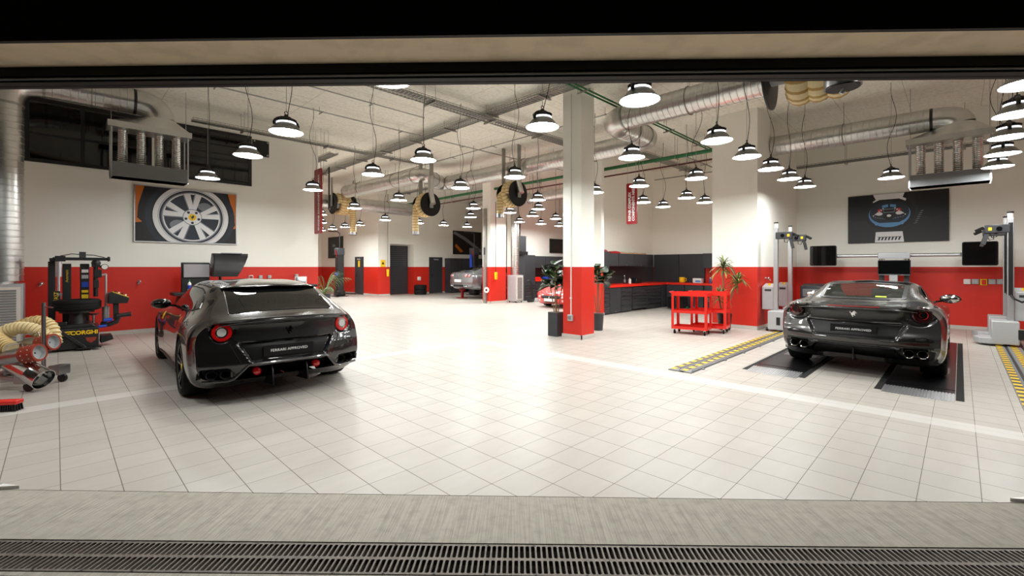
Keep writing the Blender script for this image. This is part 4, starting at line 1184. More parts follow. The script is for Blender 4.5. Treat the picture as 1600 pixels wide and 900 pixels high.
# ------------------------------------------------------------------ bay with the wheel poster
M['print_black'] = mat('poster_ink_black', rgb(20,20,22), .5); M['print_white'] = mat('poster_ink_white', rgb(226,226,228), .5)
M['print_grey'] = mat('poster_ink_grey', rgb(118,124,132), .5); M['print_orange'] = mat('poster_ink_orange', rgb(196,106,26), .5)
M['print_blue'] = mat('poster_ink_blue', rgb(96,150,200), .5); M['print_dark'] = mat('poster_ink_charcoal', rgb(34,34,36), .5); M['print_red'] = mat('poster_ink_red', rgb(196,50,44), .5)
M['print_navy'] = mat('poster_ink_navy', rgb(26,36,50), .5)
class Print:
    """layers of flat print on a panel w by h, each a hair above the last"""
    def __init__(s, w, h): s.w, s.h = w/2-.004, h/2-.004; s.mb = MB(); s.ms = []; s.z = .0
    def c(s, p): return (max(-s.w, min(s.w, p[0])), max(-s.h, min(s.h, p[1])))
    def idx(s, m):
        if m not in s.ms: s.ms.append(m)
        return s.ms.index(m)
    def poly(s, pts, m):
        s.z += .0004; s.mb.add([(*s.c(p), s.z) for p in pts], [tuple(range(len(pts)))], s.idx(m)); return s
    def ell(s, cx, cy, rx, ry, m, n=48): return s.poly([(cx+rx*math.cos(2*pi*i/n), cy+ry*math.sin(2*pi*i/n)) for i in range(n)], m)
    def ring(s, cx, cy, r0, r1, m, n=64, k=1.0):
        s.z += .0004; vs = []
        for r in (r0, r1): vs += [(*s.c((cx+r*math.cos(2*pi*i/n), cy+k*r*math.sin(2*pi*i/n))), s.z) for i in range(n)]
        s.mb.add(vs, [(i, (i+1) % n, n+(i+1) % n, n+i) for i in range(n)], s.idx(m)); return s
def poster(label, o, xd, w, h, fill, frame=True):
    Mx = basis(o, xd, (0,0,1)); t = thing('wall_poster', label, 'poster'); t.matrix_world = Mx
    b = MB().box(-w/2, w/2, -h/2, h/2, -.03, -.0005); b.build('panel', M['print_black'], t, smooth=0)
    if frame:
        f = MB().box(-w/2-.02, -w/2, -h/2-.02, h/2+.02, -.04, .006).box(w/2, w/2+.02, -h/2-.02, h/2+.02, -.04, .006).box(-w/2, w/2, -h/2-.02, -h/2, -.04, .006).box(-w/2, w/2, h/2, h/2+.02, -.04, .006)
        f.build('frame', M['alu'], t, smooth=0)
    p = Print(w, h); fill(p); p.mb.build('print', p.ms, t, smooth=0)
    return t
def wheel_print(p):
    W, H = p.w, p.h
    p.poly([(-W,H),(-W*.84,H),(-W*.95,H*.3),(-W*.97,-H*.15),(-W*.88,-H*.3),(-W,-H*.34)], M['print_orange'])
    p.poly([(W,H),(W*.82,H),(W*.93,H*.3),(W*.985,-H*.25),(W*.92,-H*.42),(W,-H*.38)], M['print_orange'])
    cx, cy = .07, -.02
    p.ring(cx, cy, .80, .90, M['print_navy']); p.ring(cx, cy, .64, .76, M['print_white']); p.ring(cx, cy, .575, .60, M['print_grey']); p.ring(cx, cy, .60, .635, M['print_navy'])
    p.ring(cx, cy, .655, .665, M['print_grey']); p.ring(cx, cy, .55, .575, M['print_white'])
    p.ell(cx, cy, .55, .55, M['print_navy'])
    p.ell(cx-.28, cy-.2, .16, .12, M['print_grey']); p.ell(cx+.25, cy+.27, .14, .10, M['print_grey'])
    for i in range(5):
        a0 = R(18 + 72*i)
        for d in (-.21, .21):
            a = a0+d; b = a0 + d*.3; wd = .095
            u = Vector((math.cos(a), math.sin(a))); v = Vector((-u.y, u.x)); c0 = Vector((cx, cy)) + Vector((math.cos(b), math.sin(b)))*.12; c1 = Vector((cx, cy)) + u*.56
            p.poly([tuple(c0-v*.05), tuple(c1-v*wd*.8), tuple(c1+v*wd*.8), tuple(c0+v*.05)], M['print_white'])
            p.poly([tuple(c0+v*.03), tuple(c1+v*wd*.55), tuple(c1+v*wd*.8), tuple(c0+v*.05)], M['print_grey'])
    p.ell(cx, cy, .195, .195, M['print_grey']); p.ell(cx, cy, .18, .18, M['print_white'])
    for i in range(5): p.ell(cx + .135*math.cos(R(54+72*i)), cy + .135*math.sin(R(54+72*i)), .03, .03, M['print_navy'])
    p.ell(cx, cy, .082, .082, M['yellow'])
    p.poly([(cx+a*.11, cy+b*.11) for a, b in HORSE], M['print_black'])
poster('large poster of a silver five-spoke wheel with a yellow cap', (2.25, 13.215, 2.72), (1,0,0), 2.0, 1.26, wheel_print)

def tyre_mesh(r=.34, w=.22, rr=.22):
    return MB().lathe([(rr,.02),(rr+.02,.004),(r-.05,0),(r-.02,.012),(r,.04),(r,w*.33),(r-.008,w*.35),(r,w*.37),(r,w*.63),(r-.008,w*.65),(r,w*.67),(r,w-.04),(r-.02,w-.012),(r-.05,w),(rr+.02,w-.004),(rr,w-.02),(rr-.004,w*.5),(rr,.02)], n=44)
def tyre_changer():
    t = thing('tyre_changer', 'black tyre changing machine with yellow lettering by the red wall', 'tyre changer', (.25,11.65,0))
    B, K = M['blackmetal'], M['black']
    b = MB().prism([(-.36,-.42),(.30,-.42),(.34,.45),(-.36,.45)], .03, .40)
    b.prism([(-.33,.40),(.27,.40),(.22,.46),(-.28,.46)], -.40, .42, 'y')
    bo = b.build('base', B, t, smooth=0, bevel=.012)
    text_part('lettering', 'CORGHI', .095, M['yellow'], bo, basis((.105,-.428,.315), (1,0,0), (0,0,1)), 1.0, .002, bold=.004)
    lg = MB().prism([(-.17,.275),(-.145,.355),(-.06,.355),(-.065,.335),(-.12,.335),(-.125,.32),(-.08,.32),(-.085,.30),(-.13,.30),(-.137,.275)], -.43, -.424, 'y'); lg.build('emblem', M['yellow'], bo)
    lg = MB().prism([(.12,.22),(.27,.22),(.25,.16),(.195,.12),(.14,.16)], -.43, -.424, 'y'); lg.build('warning_sticker', M['orange'], bo)
    a = MB().bar((-.30,-.47,.47), (.12,-.47,.04), .05, .05).bar((-.36,-.40,.49), (-.12,-.44,.50), .05, .06).cyl((.10,-.45,.045), (.10,-.53,.045), .028, n=12)
    a.build('bead_breaker_arm', K, t, bevel=.006)
    MB().prism([(-.36,.06),(-.28,.06),(-.18,.36),(-.24,.38)], -.50, -.44, 'y').build('bead_breaker_blade', M['grey'], t)
    for i, x in enumerate((.0, .12, .24)):
        MB().box(x, x+.09, -.55, -.40, .035, .055).bar((x+.045,-.40,.05), (x+.045,-.30,.08), .03, .02).build('pedal', K, t, smooth=0)
    for i, x in enumerate((-.25, -.05)):
        pass
    c = MB().box(-.36,-.26,.30,.44,.40,1.60); c.build('rear_column', B, t, smooth=0, bevel=.008)
    c = MB().box(-.17,-.05,.30,.44,.42,1.56).box(.07,.20,.30,.42,.42,1.56); co = c.build('tower_panel', B, t, smooth=0, bevel=.008)
    text_part('lettering', 'Automatic', .055, M['yellow'], co, basis((-.11,.294,1.33), (0,0,1), (-1,0,0)), 1, .001)
    for z, h, m in ((1.42,.06,'white'),(1.31,.07,'grey'),(1.16,.10,'blue'),(1.03,.05,'yellow'),(.93,.08,'yellow'),(.80,.13,'blue')):
        MB().box(.09,.185,.292,.30,z-h/2,z+h/2).build('sticker', M[m], co, smooth=0)
    y = MB().cyl((-.22,.0,1.32), (-.22,.0,1.62), .045, n=18).cyl((-.22,0,1.02), (-.22,0,1.32), .022, n=14).cyl((-.22,0,.92), (-.22,0,1.02), .03, .05, 14)
    y.build('pneumatic_cylinder', M['alu'], t)
    n_ = MB().box(-.30,-.20,-.04,-.02,.86,1.06); no = n_.build('name_panel', B, t, smooth=0)
    text_part('lettering', 'FAST', .08, M['yellow'], no, basis((-.25,-.042,.96), (0,0,1), (-1,0,0)), 1, .001)
    a = MB().box(-.34,-.26,.0,.42,1.60,1.66).box(-.30,.44,-.03,.04,1.62,1.675); a.cyl((.44,0,1.65), (.48,0,1.65), .045, n=16).box(-.27,-.13,-.06,.08,1.60,1.70)
    ao = a.build('horizontal_arm', B, t, smooth=0, bevel=.006)
    MB().box(.05,.14,-.05,.05,1.67,1.78).build('junction_box', M['darkgrey'], ao, bevel=.005)
    MB().tube([(-.2,0,1.70),(-.05,0,1.74),(.09,0,1.73),(.25,0,1.72),(.40,0,1.68)], .008, n=6).build('air_line', K, ao)
    h = MB().box(.22,.33,-.05,.07,1.50,1.60).cyl((.275,0,.94), (.275,0,1.55), .035, n=14).ball((.28,0,1.57), .07, 12).box(.24,.32,-.07,.05,1.1,1.25).box(.25,.36,-.05,.03,1.30,1.45)
    h.build('mount_head', K, t, bevel=.006)
    g = MB().cyl((.40,-.02,1.50), (.40,-.06,1.50), .055, n=20); g.cyl((.40,-.06,1.50), (.40,-.064,1.50), .045, n=20, m=1); g.box(.33,.40,-.02,.02,1.48,1.53)
    g.build('pressure_gauge', [K, M['white']], t)
    MB().cyl((.42,0,.62), (.42,0,1.36), .018, n=10).bar((.33,0,1.34), (.43,0,1.36), .03, .03).cyl((.42,.02,.46), (.42,.02,.74), .055, n=18).build('helper_rod', M['alu'], t)
    q = MB().cyl((.02,-.05,.42), (.02,-.05,.66), .13, .10, 22); q.cyl((.02,-.05,.66), (.02,-.05,.70), .24, n=28); q.build('turntable', K, t)
    MB().cyl((.24,-.12,.60), (.24,-.12,.63), .05, .085, 18).cyl((.24,-.12,.45),(.24,-.12,.6),.02,n=10).build('bead_roller', M['steel'], t)
    p = MB().tube([(.35,-.05,.42),(.46,-.10,.40),(.56,-.10,.44),(.60,-.10,.55)], .045, n=10); p.box(.52,.60,-.14,-.04,.50,.82)
    p.build('control_arm', K, t, bevel=.005)
    p = MB().prism([(.44,.80),(.72,.80),(.75,.90),(.50,1.02),(.44,1.0)], -.22, 0, 'y'); po = p.build('control_box', K, t, smooth=0, bevel=.01)
    MB().prism([(.50,1.022),(.74,.908),(.745,.918),(.505,1.032)], -.20, -.02, 'y').build('control_label', M['yellow'], po)
    for k in range(4): MB().cyl((.54+.05*k,-.11,1.0-.024*k), (.555+.05*k,-.11,1.04-.024*k), .015, n=10).build('control_button', M['white'] if k % 2 else K, po)
    MB().cyl((.56,-.16,.56), (.76,-.16,.58), .04, n=16).cyl((.76,-.16,.58),(.775,-.16,.58),.05,n=16).build('rubber_roller', K, t)
    MB().cyl((.38,-.16,.49), (.50,-.16,.50), .035, n=12).cyl((.30,-.2,.38), (.42,-.2,.39), .025, n=12).build('blue_handle', M['blue'], t)
    MB().prism([(.34,.06),(.52,.12),(.50,.20),(.34,.20)], -.15, .2, 'y').build('side_step', K, t)
tyre_changer()
o = tag(tyre_mesh(.335,.2,.215).build('tyre', M['rubber']), 'black tyre lying flat on the tyre changing machine', 'tyre'); o.location = (.27,11.60,.70)

def heater(label, loc, L_, W, H_, rz=0):
    t = thing('air_heater', label, 'air heater', loc, rz)
    MB().box(-L_/2, L_/2, -W/2, W/2, .06, H_).build('casing', M['grey'], t, smooth=0, bevel=.012)
    f = MB().box(-L_/2+.03, L_/2-.03, -W/2-.012, -W/2+.004, .12, H_-.05)
    f.build('grille_frame', M['offwhite'], t, smooth=0)
    s = MB(); n = int((H_-.25)/.045)
    for i in range(n):
        z = .17 + .045*i; s.prism([(-W/2-.022, z), (-W/2-.010, z+.03), (-W/2-.010, z+.036), (-W/2-.024, z+.006)], -L_/2+.08, L_/2-.08, 'x')
    s.build('grille', M['midgrey'], t, smooth=0)
    for sx in (-1, 1):
        for sy in (-1, 1): MB().cyl((sx*(L_/2-.06), sy*(W/2-.06), 0), (sx*(L_/2-.06), sy*(W/2-.06), .07), .025, n=10).build('foot', M['black'], t)
    MB().cyl((0,0,H_), (0,0,H_+.05), min(L_, W)*.4, n=28).build('duct_collar', M['galv'], t)
heater('grey louvred air heater standing under the riser duct', (-.72,12.05,0), .62, .8, 1.2)

def nozzle_trolley():
    o = camp(-5.89, 5.5); t = thing('exhaust_hose_trolley', 'trolley of cream exhaust hoses with orange-rimmed steel nozzles', 'exhaust hose trolley', o, math.atan2(RT.y, RT.x))
    # x to the side, y away from the doorway; origin about at image x = 44... nozzles point along +x
    f = MB().bar((-.9,.02,.20), (.05,-.05,.13), .07, .05).bar((-.9,.45,.20), (-.02,.40,.14), .07, .05).bar((-.35,.02,.2),(-.35,.42,.2),.05,.05).bar((-.7,.02,.22),(-.7,.42,.22),.05,.05)
    f.box(-.04,.10,-.13,.03,.10,.24); f.box(-.09,.05,.32,.48,.10,.22)
    f.build('frame', M['steel'], t, smooth=0, bevel=.008)
    MB().cyl((-.02,.2,.18), (-.02,.2,1.05), .022, n=12).bar((-.02,.2,1.0),(.10,.2,.985),.015,.015).build('pole', M['steel'], t)
    for x, y in ((.06,-.05), (.02,.40), (-.72,0), (-.72,.44)):
        MB().cyl((x, y-.015, .055), (x, y+.015, .055), .055, n=16).box(x-.015, x+.015, y-.02, y+.02, .06, .14).build('caster', M['black'], t)
    def nozz(tip, base, r, y, tilt):
        tip, base = Vector(tip), Vector(base); d = (tip-base).normalized()
        n = MB().lathe([(r*.72,0),(r*.72,.12),(r*.95,.16),(r*.98,(tip-base).length-.16)], base, d, 28); no = n.build('nozzle', M['steel'], t)
        L_ = (tip-base).length
        c = MB().lathe([(r,L_-.17),(r*1.03,L_-.16),(r*1.06,L_),(r*.84,L_),(r*.80,L_-.05),(.01,L_-.05)], base, d, 28, mf=[0,0,0,1,1]); co = c.build('rubber_rim', [M['orange'], M['grey']], no)
        x, yv = frame_of(d); s = MB()
        for k in range(12):
            a = 2*pi*k/12
            for q in (.05, .12):
                pc = base + d*(L_-q) + (x*math.cos(a)+yv*math.sin(a))*r*1.05; s.ball(pc, .009, 6)
        s.build('rivets', M['chrome'], co)
        hd = [base + d*(L_*.25) + Vector((0,0,r)), base + d*(L_*.28) + Vector((0,0,r+.05)), base + d*(L_*.6) + Vector((0,0,r+.05)), base + d*(L_*.63) + Vector((0,0,r))]
        MB().tube(hd, .008, n=6).build('handle', M['chrome'], no)
    nozz((.19,-.05,.47), (-.30,-.10,.38), .10, 0, 0)
    nozz((-.04,.35,.53), (-.51,.30,.46), .10, 0, 0)
    # bare steel spout pointing down
    n = MB().lathe([(.08,0),(.115,.05),(.115,.32),(.118,.33),(.118,.35),(.115,.36),(.125,.50),(.118,.50),(.10,.36),(.01,.36)], (-.20,-.02,.36), (.62,-.05,-.30), 28); n.build('spout', M['chrome'], t)
    def hose(pts, r=.085):
        P_ = [Vector(p) for p in pts]; out = []
        for i in range(len(P_)-1):
            p0 = P_[max(0,i-1)]; p1 = P_[i]; p2 = P_[i+1]; p3 = P_[min(len(P_)-1,i+2)]
            for k in range(20):
                u = k/20; out.append(.5*((2*p1)+(p2-p0)*u+(2*p0-5*p1+4*p2-p3)*u*u+(3*p1-p0-3*p2+p3)*u**3))
        MB().tube(out, [r*(1.08 if i % 4 < 2 else .95) for i in range(len(out))], n=16, mf=lambda i: 1 if i % 4 == 3 else 0).build('hose', [M['cream'], M['creamrib']], t)
    hose([(-.53,.30,.46),(-.72,.32,.50),(-.80,.34,.56),(-.66,.38,.68),(-.48,.42,.70),(-.33,.48,.62),(-.29,.54,.46)], .075)
    hose([(-.30,.62,.46),(-.40,.66,.68),(-.56,.64,.76),(-.78,.58,.68),(-1.0,.52,.50)], .075)
    hose([(-.30,-.10,.38),(-.48,-.14,.44),(-.66,-.10,.56),(-.9,0,.62)], .075)
    hose([(-.28,.06,.50),(-.46,.10,.58),(-.7,.16,.68),(-.95,.2,.66)], .075)
nozzle_trolley()
b = thing('broom_head', 'red broom head with black bristles lying by the exhaust hose trolley', 'broom', camp(-5.28, 4.70, 0), R(-35))
MB().box(-.16,.14,-.05,.05,.07,.115).build('head_block', M['redpaint'], b, bevel=.012)
s_ = MB()
for i in range(14):
    for j in range(4):
        x, y = -.14+.02*i, -.036+.024*j; s_.bar((x, y, .075), (x*1.06, y*1.25, .004), .012, .012)
s_.build('bristles', M['black'], b, smooth=0)
MB().cyl((-.05,0,.1), (-1.2,.15,.32), .012, n=10).build('broom_stick', M['redpaint'], b)

def balancer():
    t = thing('wheel_balancer', 'black wheel balancing machine with monitor and raised wheel guard behind the shooting brake', 'wheel balancer', (2.5,12.45,0))
    B, K = M['blackmetal'], M['black']
    MB().box(-.45,.45,-.30,.38,.0,.82).build('body', B, t, smooth=0, bevel=.03)
    MB().prism([(-.62,.60),(-.25,.60),(-.25,.83),(-.58,.83)], -.42, .2, 'y').build('weight_tray', M['darkgrey'], t, bevel=.02)
    MB().box(-.70,-.45,-.25,.2,.86,.93).build('side_shelf', K, t, bevel=.01)
    MB().box(-.52,.02,-.02,.06,.82,1.60).build('monitor_stand', K, t, bevel=.012)
    m = MB().box(-.50,.02,-.06,-.025,1.25,1.575); mo = m.build('monitor', K, t, bevel=.008)
    MB().box(-.485,.005,-.064,-.058,1.265,1.56).build('screen', M['screengrey'], mo, smooth=0)
    MB().prism([(-.36,.86),(-.34,.90),(-.28,.90),(-.02,.86)], -.30, -.05, 'y').box(-.40,-.02,-.28,-.06,.955,.965).build('keyboard', M['darkgrey'], t)
    MB().cyl((.10,-.35,.70), (.10,-.60,.70), .02, n=14).cyl((.10,-.40,.70),(.10,-.43,.70),.09,n=24).build('shaft', M['steel'], t)
    # the raised guard: a curved shell open below
    def shell(u, v):
        a = R(8 + 74*v); r = .52
        return Vector((.10 + .66*u + .12*(v), .10 - r*math.cos(a) + .30, 1.28 + .44*v + .08*math.sin(pi*v)))
    g = MB(); pl_ = [(-.30,1.27),(-.33,1.40),(-.28,1.58),(-.16,1.74),(.0,1.82),(.10,1.82),(.12,1.78),(.02,1.77),(-.10,1.70),(-.20,1.58),(-.25,1.42),(-.24,1.30)]
    n = 24
    def sec(x0, x1, off):
        pass
    # tilted shell: section in (y,z), swept along x with a lean
    k = len(pl_)
    vs = [(.03 + .05*(z-1.27)/.55, y, z) for y, z in pl_] + [(.52 + .30*(z-1.27)/.55, y, z) for y, z in pl_]
    g.add(vs, [(i, (i+1) % k, k+(i+1) % k, k+i) for i in range(k)] + [tuple(range(k))[::-1], tuple(range(k, 2*k))])
    sl = [(-.30,1.27),(-.28,1.58),(-.16,1.74),(.0,1.82),(.10,1.82),(.14,1.5),(.05,1.30)]
    for x0, x1 in ((.03,.05), (.50,.52)):
        kk = len(sl)
        vs = [(x0 + (.05 if x0 < .2 else .30)*(z-1.27)/.55, y, z) for y, z in sl] + [(x1 + (.05 if x0 < .2 else .30)*(z-1.27)/.55, y, z) for y, z in sl]
        g.add(vs, [(i, (i+1) % kk, kk+(i+1) % kk, kk+i) for i in range(kk)] + [tuple(range(kk))[::-1], tuple(range(kk, 2*kk))])
    go = g.build('wheel_guard', B, t, smooth=30)
    MB().bar((.25,-.03,1.825), (.68,-.03,1.825), .05, .02).build('guard_rim', M['midgrey'], go)
    MB().tube([(.30,.30,.80),(.30,.30,1.30),(.25,.16,1.42)], .03, n=12).build('guard_arm', K, t)
balancer()
def bottle(name, label, loc, h, r, m, cap, group=None, body=None):
    t = thing(name, label, 'bottle', loc, 0, group)
    MB().lathe([(.001,0),(r*.95,0),(r,.008),(r,h*.62),(r*.9,h*.70),(r*.42,h*.80),(r*.38,h*.86)], n=20).build('body', m, t)
    MB().lathe([(r*.44,h*.85),(r*.44,h*.99),(r*.40,h),(.001,h)], n=16).build('cap', cap, t)
    if body: MB().lathe([(r*1.01,h*.15),(r*1.015,h*.16),(r*1.015,h*.52),(r*1.01,h*.53)], n=20).build('sticker', body, t)
    return t
bottle('spray_bottle', 'white spray bottle with blue label before the balancer monitor', (2.10,12.26,.965), .24, .036, M['white'], M['green'], None, M['blue'])
def socket(name, label, o, nrm, m, s=.1, group=None, lidm=None):
    x = Vector((nrm[1], -nrm[0], 0)) if abs(nrm[2]) < .5 else Vector((1,0,0)); x = -x
    t = thing(name, label, 'socket', (0,0,0), 0, group); t.matrix_world = basis(o, x, (0,0,1))
    MB().box(-s/2,s/2,-s/2,s/2,0,.05).build('box', m, t, bevel=.01)
    MB().box(-s*.36,s*.36,-s*.30,s*.34,.048,.066).build('flap', lidm or m, t, bevel=.006)
    return t
NB, NA = (0,-1,0), (-1,0,0)
socket('wall_socket', 'orange wall socket on the red wall beside the wheel guard', (3.6,13.26,1.23), NB, M['white'], .1, None, M['orange'])
socket('wall_socket', 'grey wall socket, first of two right of the orange socket', (3.83,13.26,1.23), NB, M['grey'], .09)
socket('wall_socket', 'grey wall socket, second of two right of the orange socket', (4.05,13.26,1.23), NB, M['grey'], .09)
socket('wall_socket', 'lone grey wall socket above the roof end of the shooting brake', (4.75,13.26,1.25), NB, M['grey'], .09)
def tap(label, o):
    t = thing('air_tap', label, 'air tap'); t.location = o
    MB().cyl((0,0,0), (0,-.05,0), .018, n=12).ball((0,-.07,0), .028, 10).build('valve', M['chrome'], t)
    MB().tube([(0,-.07,0),(-.01,-.10,-.02),(-.04,-.12,-.06)], .012, n=8).build('coupling', M['steel'], t)
    MB().cyl((0,.001,0), (0,-.012,0), .035, n=16).build('rosette', M['steel'], t)
    return t
tap('chrome air tap on the red wall between heater and tyre changer', (-.21,13.26,1.16))
tap('chrome air tap on the red wall beyond the tyre changer', (1.33,13.26,1.165))
t = thing('mounting_plate', 'black mounting plate with four bolts beside the upper window', 'mounting plate', (3.84,13.26,4.66))
MB().box(-.20,.20,-.02,0,-.21,.21).build('plate', M['black'], t, smooth=0)
for sx in (-1,1):
    for sz in (-1,1): MB().cyl((sx*.16,-.02,sz*.17), (sx*.16,-.05,sz*.17), .022, n=10).build('bolt', M['steel'], t)
def trolley_screen():
    t = thing('tool_trolley', 'red and black tool trolley carrying a tablet behind the shooting brake', 'tool trolley', (4.80,12.92,0), R(0))
    MB().box(-.30,.30,-.22,.22,.12,.95).build('cabinet', M['redpaint'], t, bevel=.02)
    for k in range(5): MB().box(-.27,.27,-.235,-.215,.18+.145*k,.30+.145*k).build('drawer', M['blackmetal'], t, bevel=.006)
    MB().box(-.32,.32,-.24,.24,.95,1.02).build('top_tray', M['black'], t, bevel=.015)
    for sx in (-1,1):
        for sy in (-1,1): MB().cyl((sx*.24-.015,sy*.16,.06), (sx*.24+.015,sy*.16,.06), .06, n=16).build('caster', M['rubber'], t)
trolley_screen()
t = thing('tablet', 'white framed tablet propped on the red and black tool trolley', 'tablet', (4.72,12.85,1.02))
t.rotation_euler = (R(-12),0,R(-25)); MB().box(-.15,.15,-.015,.015,.0,.22).build('housing', M['white'], t, bevel=.012); MB().box(-.125,.125,-.018,-.0145,.025,.195).build('screen', M['screen'], t, smooth=0)
# ------------------------------------------------------------------ wheel alignment bay
def engine_print(p):
    W, H = p.w, p.h
    p.poly([(-W,-H),(W,-H),(W,H),(-W,H)], M['print_dark'])
    p.poly([(-W,H),(-W*.3,H),(-W*.42,H*.2),(-W*.6,-H*.1),(-W,-H*.0)], M['print_black']); p.poly([(W,H),(W*.35,H),(W*.45,H*.1),(W*.7,-H*.1),(W,H*.2)], M['print_black'])
    cx, cy = -.13, .12
    p.ell(cx, cy, .52, .42, M['print_black'])
    p.poly([(cx-.36,H),(cx+.36,H),(cx+.33,cy+.30),(cx+.2,cy+.37),(cx-.2,cy+.37),(cx-.33,cy+.30)], M['print_white'])
    p.poly([(cx-.33,H),(cx-.27,cy+.38),(cx-.35,cy+.32),(cx-.37,H)], M['print_black']); p.poly([(cx+.31,H),(cx+.27,cy+.40),(cx+.34,cy+.36),(cx+.37,H)], M['print_black'])
    p.ell(cx, cy-.02, .42, .34, M['print_blue']); p.ell(cx, cy+.02, .40, .31, M['print_navy'])
    p.poly([(cx-.34,cy-.16),(cx-.28,cy-.30),(cx+.28,cy-.30),(cx+.34,cy-.16),(cx+.2,cy-.24),(cx-.2,cy-.24)], M['print_blue'])
    p.poly([(cx-.14,cy+.22),(cx-.02,cy+.24),(cx-.02,cy+.17),(cx-.14,cy+.15)], M['print_blue']); p.poly([(cx+.14,cy+.22),(cx+.02,cy+.24),(cx+.02,cy+.17),(cx+.14,cy+.15)], M['print_blue'])
    for s in (-1, 1):
        p.ell(cx+s*.19, cy+.08, .05, .05, M['print_red'], 12); p.ell(cx+s*.2, cy-.0, .07, .045, M['print_white'], 16)
        for k in range(6): p.ell(cx+s*(.12+.04*k), cy+.13-.035*k, .016, .016, M['print_white'], 8)
        for k in range(5): p.ell(cx+s*(.08+.05*k), cy-.14+.012*k, .02, .012, M['print_grey'], 8)
    p.poly([(cx-.13,cy+.12),(cx+.13,cy+.12),(cx+.11,cy+.02),(cx-.11,cy+.02)], M['print_grey']); p.poly([(cx-.11,cy+.10),(cx+.11,cy+.10),(cx+.10,cy+.04),(cx-.10,cy+.04)], M['print_black'])
    p.ell(cx, cy-.09, .10, .09, M['print_black']); p.ell(cx, cy-.06, .045, .035, M['print_white'], 20)
    for k in range(7): p.poly([(.36+.02*k,-.18+.05*k),(.42+.02*k,-.16+.05*k),(.42+.02*k,-.145+.05*k),(.36+.02*k,-.165+.05*k)], M['print_grey'])
    p.poly([(-.42,-H),(-.40,-.36),(.14,-.36),(.17,-H)], M['print_white'])
    for k in range(7): p.poly([(-.36+.068*k,-.58),(-.335+.068*k,-.50),(-.30+.068*k,-.50),(-.325+.068*k,-.58)], M['print_navy'])
    p.poly([(-.36,-.505),(.12,-.505),(.12,-.49),(-.36,-.49)], M['print_navy'])
poster('large dark poster of a car seen from behind with its blue engine bay', (15.345, 1.19, 2.78), (0,-1,0), 2.0, 1.28, engine_print, False)

def rod_track(label, a0, a1, b0, b1):
    t = thing('floor_rail', label, 'floor rail', (a0, b0, 0)); L_, w = a1-a0, b1-b0
    MB().box(0, L_, 0, w, 0, .012).box(0, L_, w*.52, w*.60, .012, .02).box(0, L_, w*.02, w*.08, .012, .022).build('base_plate', M['midgrey'], t, smooth=0)
    MB().box(.1, L_, w*.62, w*.70, .0125, .018).box(.1, L_, w*.10, w*.16, .0125, .018).build('slot', M['black'], t, smooth=0)
    n = int(L_/.115)
    for u0, u1 in ((w*.78, w*.98), (w*.28, w*.50)):
        s = MB(); vs = [(L_*i/n, y, .0165) for i in range(n+1) for y in (u0, u1)]
        s.add(vs, [(2*i, 2*i+2, 2*i+3, 2*i+1) for i in range(n)]); s.m = [i % 2 for i in range(n)]
        s.add([(0,u0,.012),(L_,u0,.012),(L_,u0,.0165),(0,u0,.0165)], [(0,1,2,3)]).add([(0,u1,.012),(L_,u1,.012),(L_,u1,.0165),(0,u1,.0165)], [(0,1,2,3)])
        s.build('hazard_stripe', [M['yellow'], M['darkgrey']], t, smooth=0)
    c = MB()
    for i in range(9): c.box(.3+L_/9*i, .36+L_/9*i, -.03, 0, 0, .012)
    c.build('clips', M['midgrey'], t, smooth=0)
    MB().box(-.05, 0, 0, w, 0, .012).box(-.05,0,w*.35,w*.5,.0,.02).build('end_plate', M['midgrey'], t, smooth=0)
rod_track('grey floor rail with two yellow and black striped rows ending beside the red trolleys', 6.33, 14.2, 2.68, 3.02)
rod_track('striped grey floor rail under the chain-lined alignment posts', 5.0, 14.6, -.86, -.47)

def runway(label, b0, b1):
    t = thing('lift_runway', label, 'lift runway', (7.0, b0, 0)); w = b1-b0; L_ = 5.4
    MB().box(.30, L_, 0, w, 0, .012).box(.6, .63, 0, w, .012, .016).build('plate', mat('worn_black_steel', rgb(38,38,40), .28, .6, noise=.6, nscale=4), t, smooth=0)
    MB().box(.10, L_+.05, -.075, -.006, 0, .004).box(.10, L_+.05, w+.006, w+.075, 0, .004).build('pit_gap', M['liner'], t, smooth=0)
    r = MB(); n = 22
    r.add([(0,0,0),(0,w,0),(.36,w,.016),(.36,0,.016),(.36,0,0),(.36,w,0)], [(0,3,2,1),(0,4,3),(1,2,5),(3,4,5,2)])
    for i in range(n):
        y = w*(i+.5)/n; r.add([(0,y-w*.012,.003),(0,y+w*.012,.003),(.36,y+w*.012,.024),(.36,y-w*.012,.024),(0,y-w*.016,-.0),(0,y+w*.016,0),(.36,y+w*.016,.012),(.36,y-w*.016,.012)], [(0,3,2,1),(0,4,7,3),(1,2,6,5),(0,1,5,4),(2,3,7,6)])
    r.build('ribbed_ramp', M['alu'], t, smooth=0)
    MB().box(L_*.32, L_*.32+.5, w*.1, w*.9, .0121, .0135).build('rear_slip_plate', M['steel'], t, smooth=0)
runway('black steel lift runway under the coupe wheels beside the striped rail', 1.56, 2.20)
runway('black steel lift runway under the coupe wheels by the chain-lined posts', .04, .68)

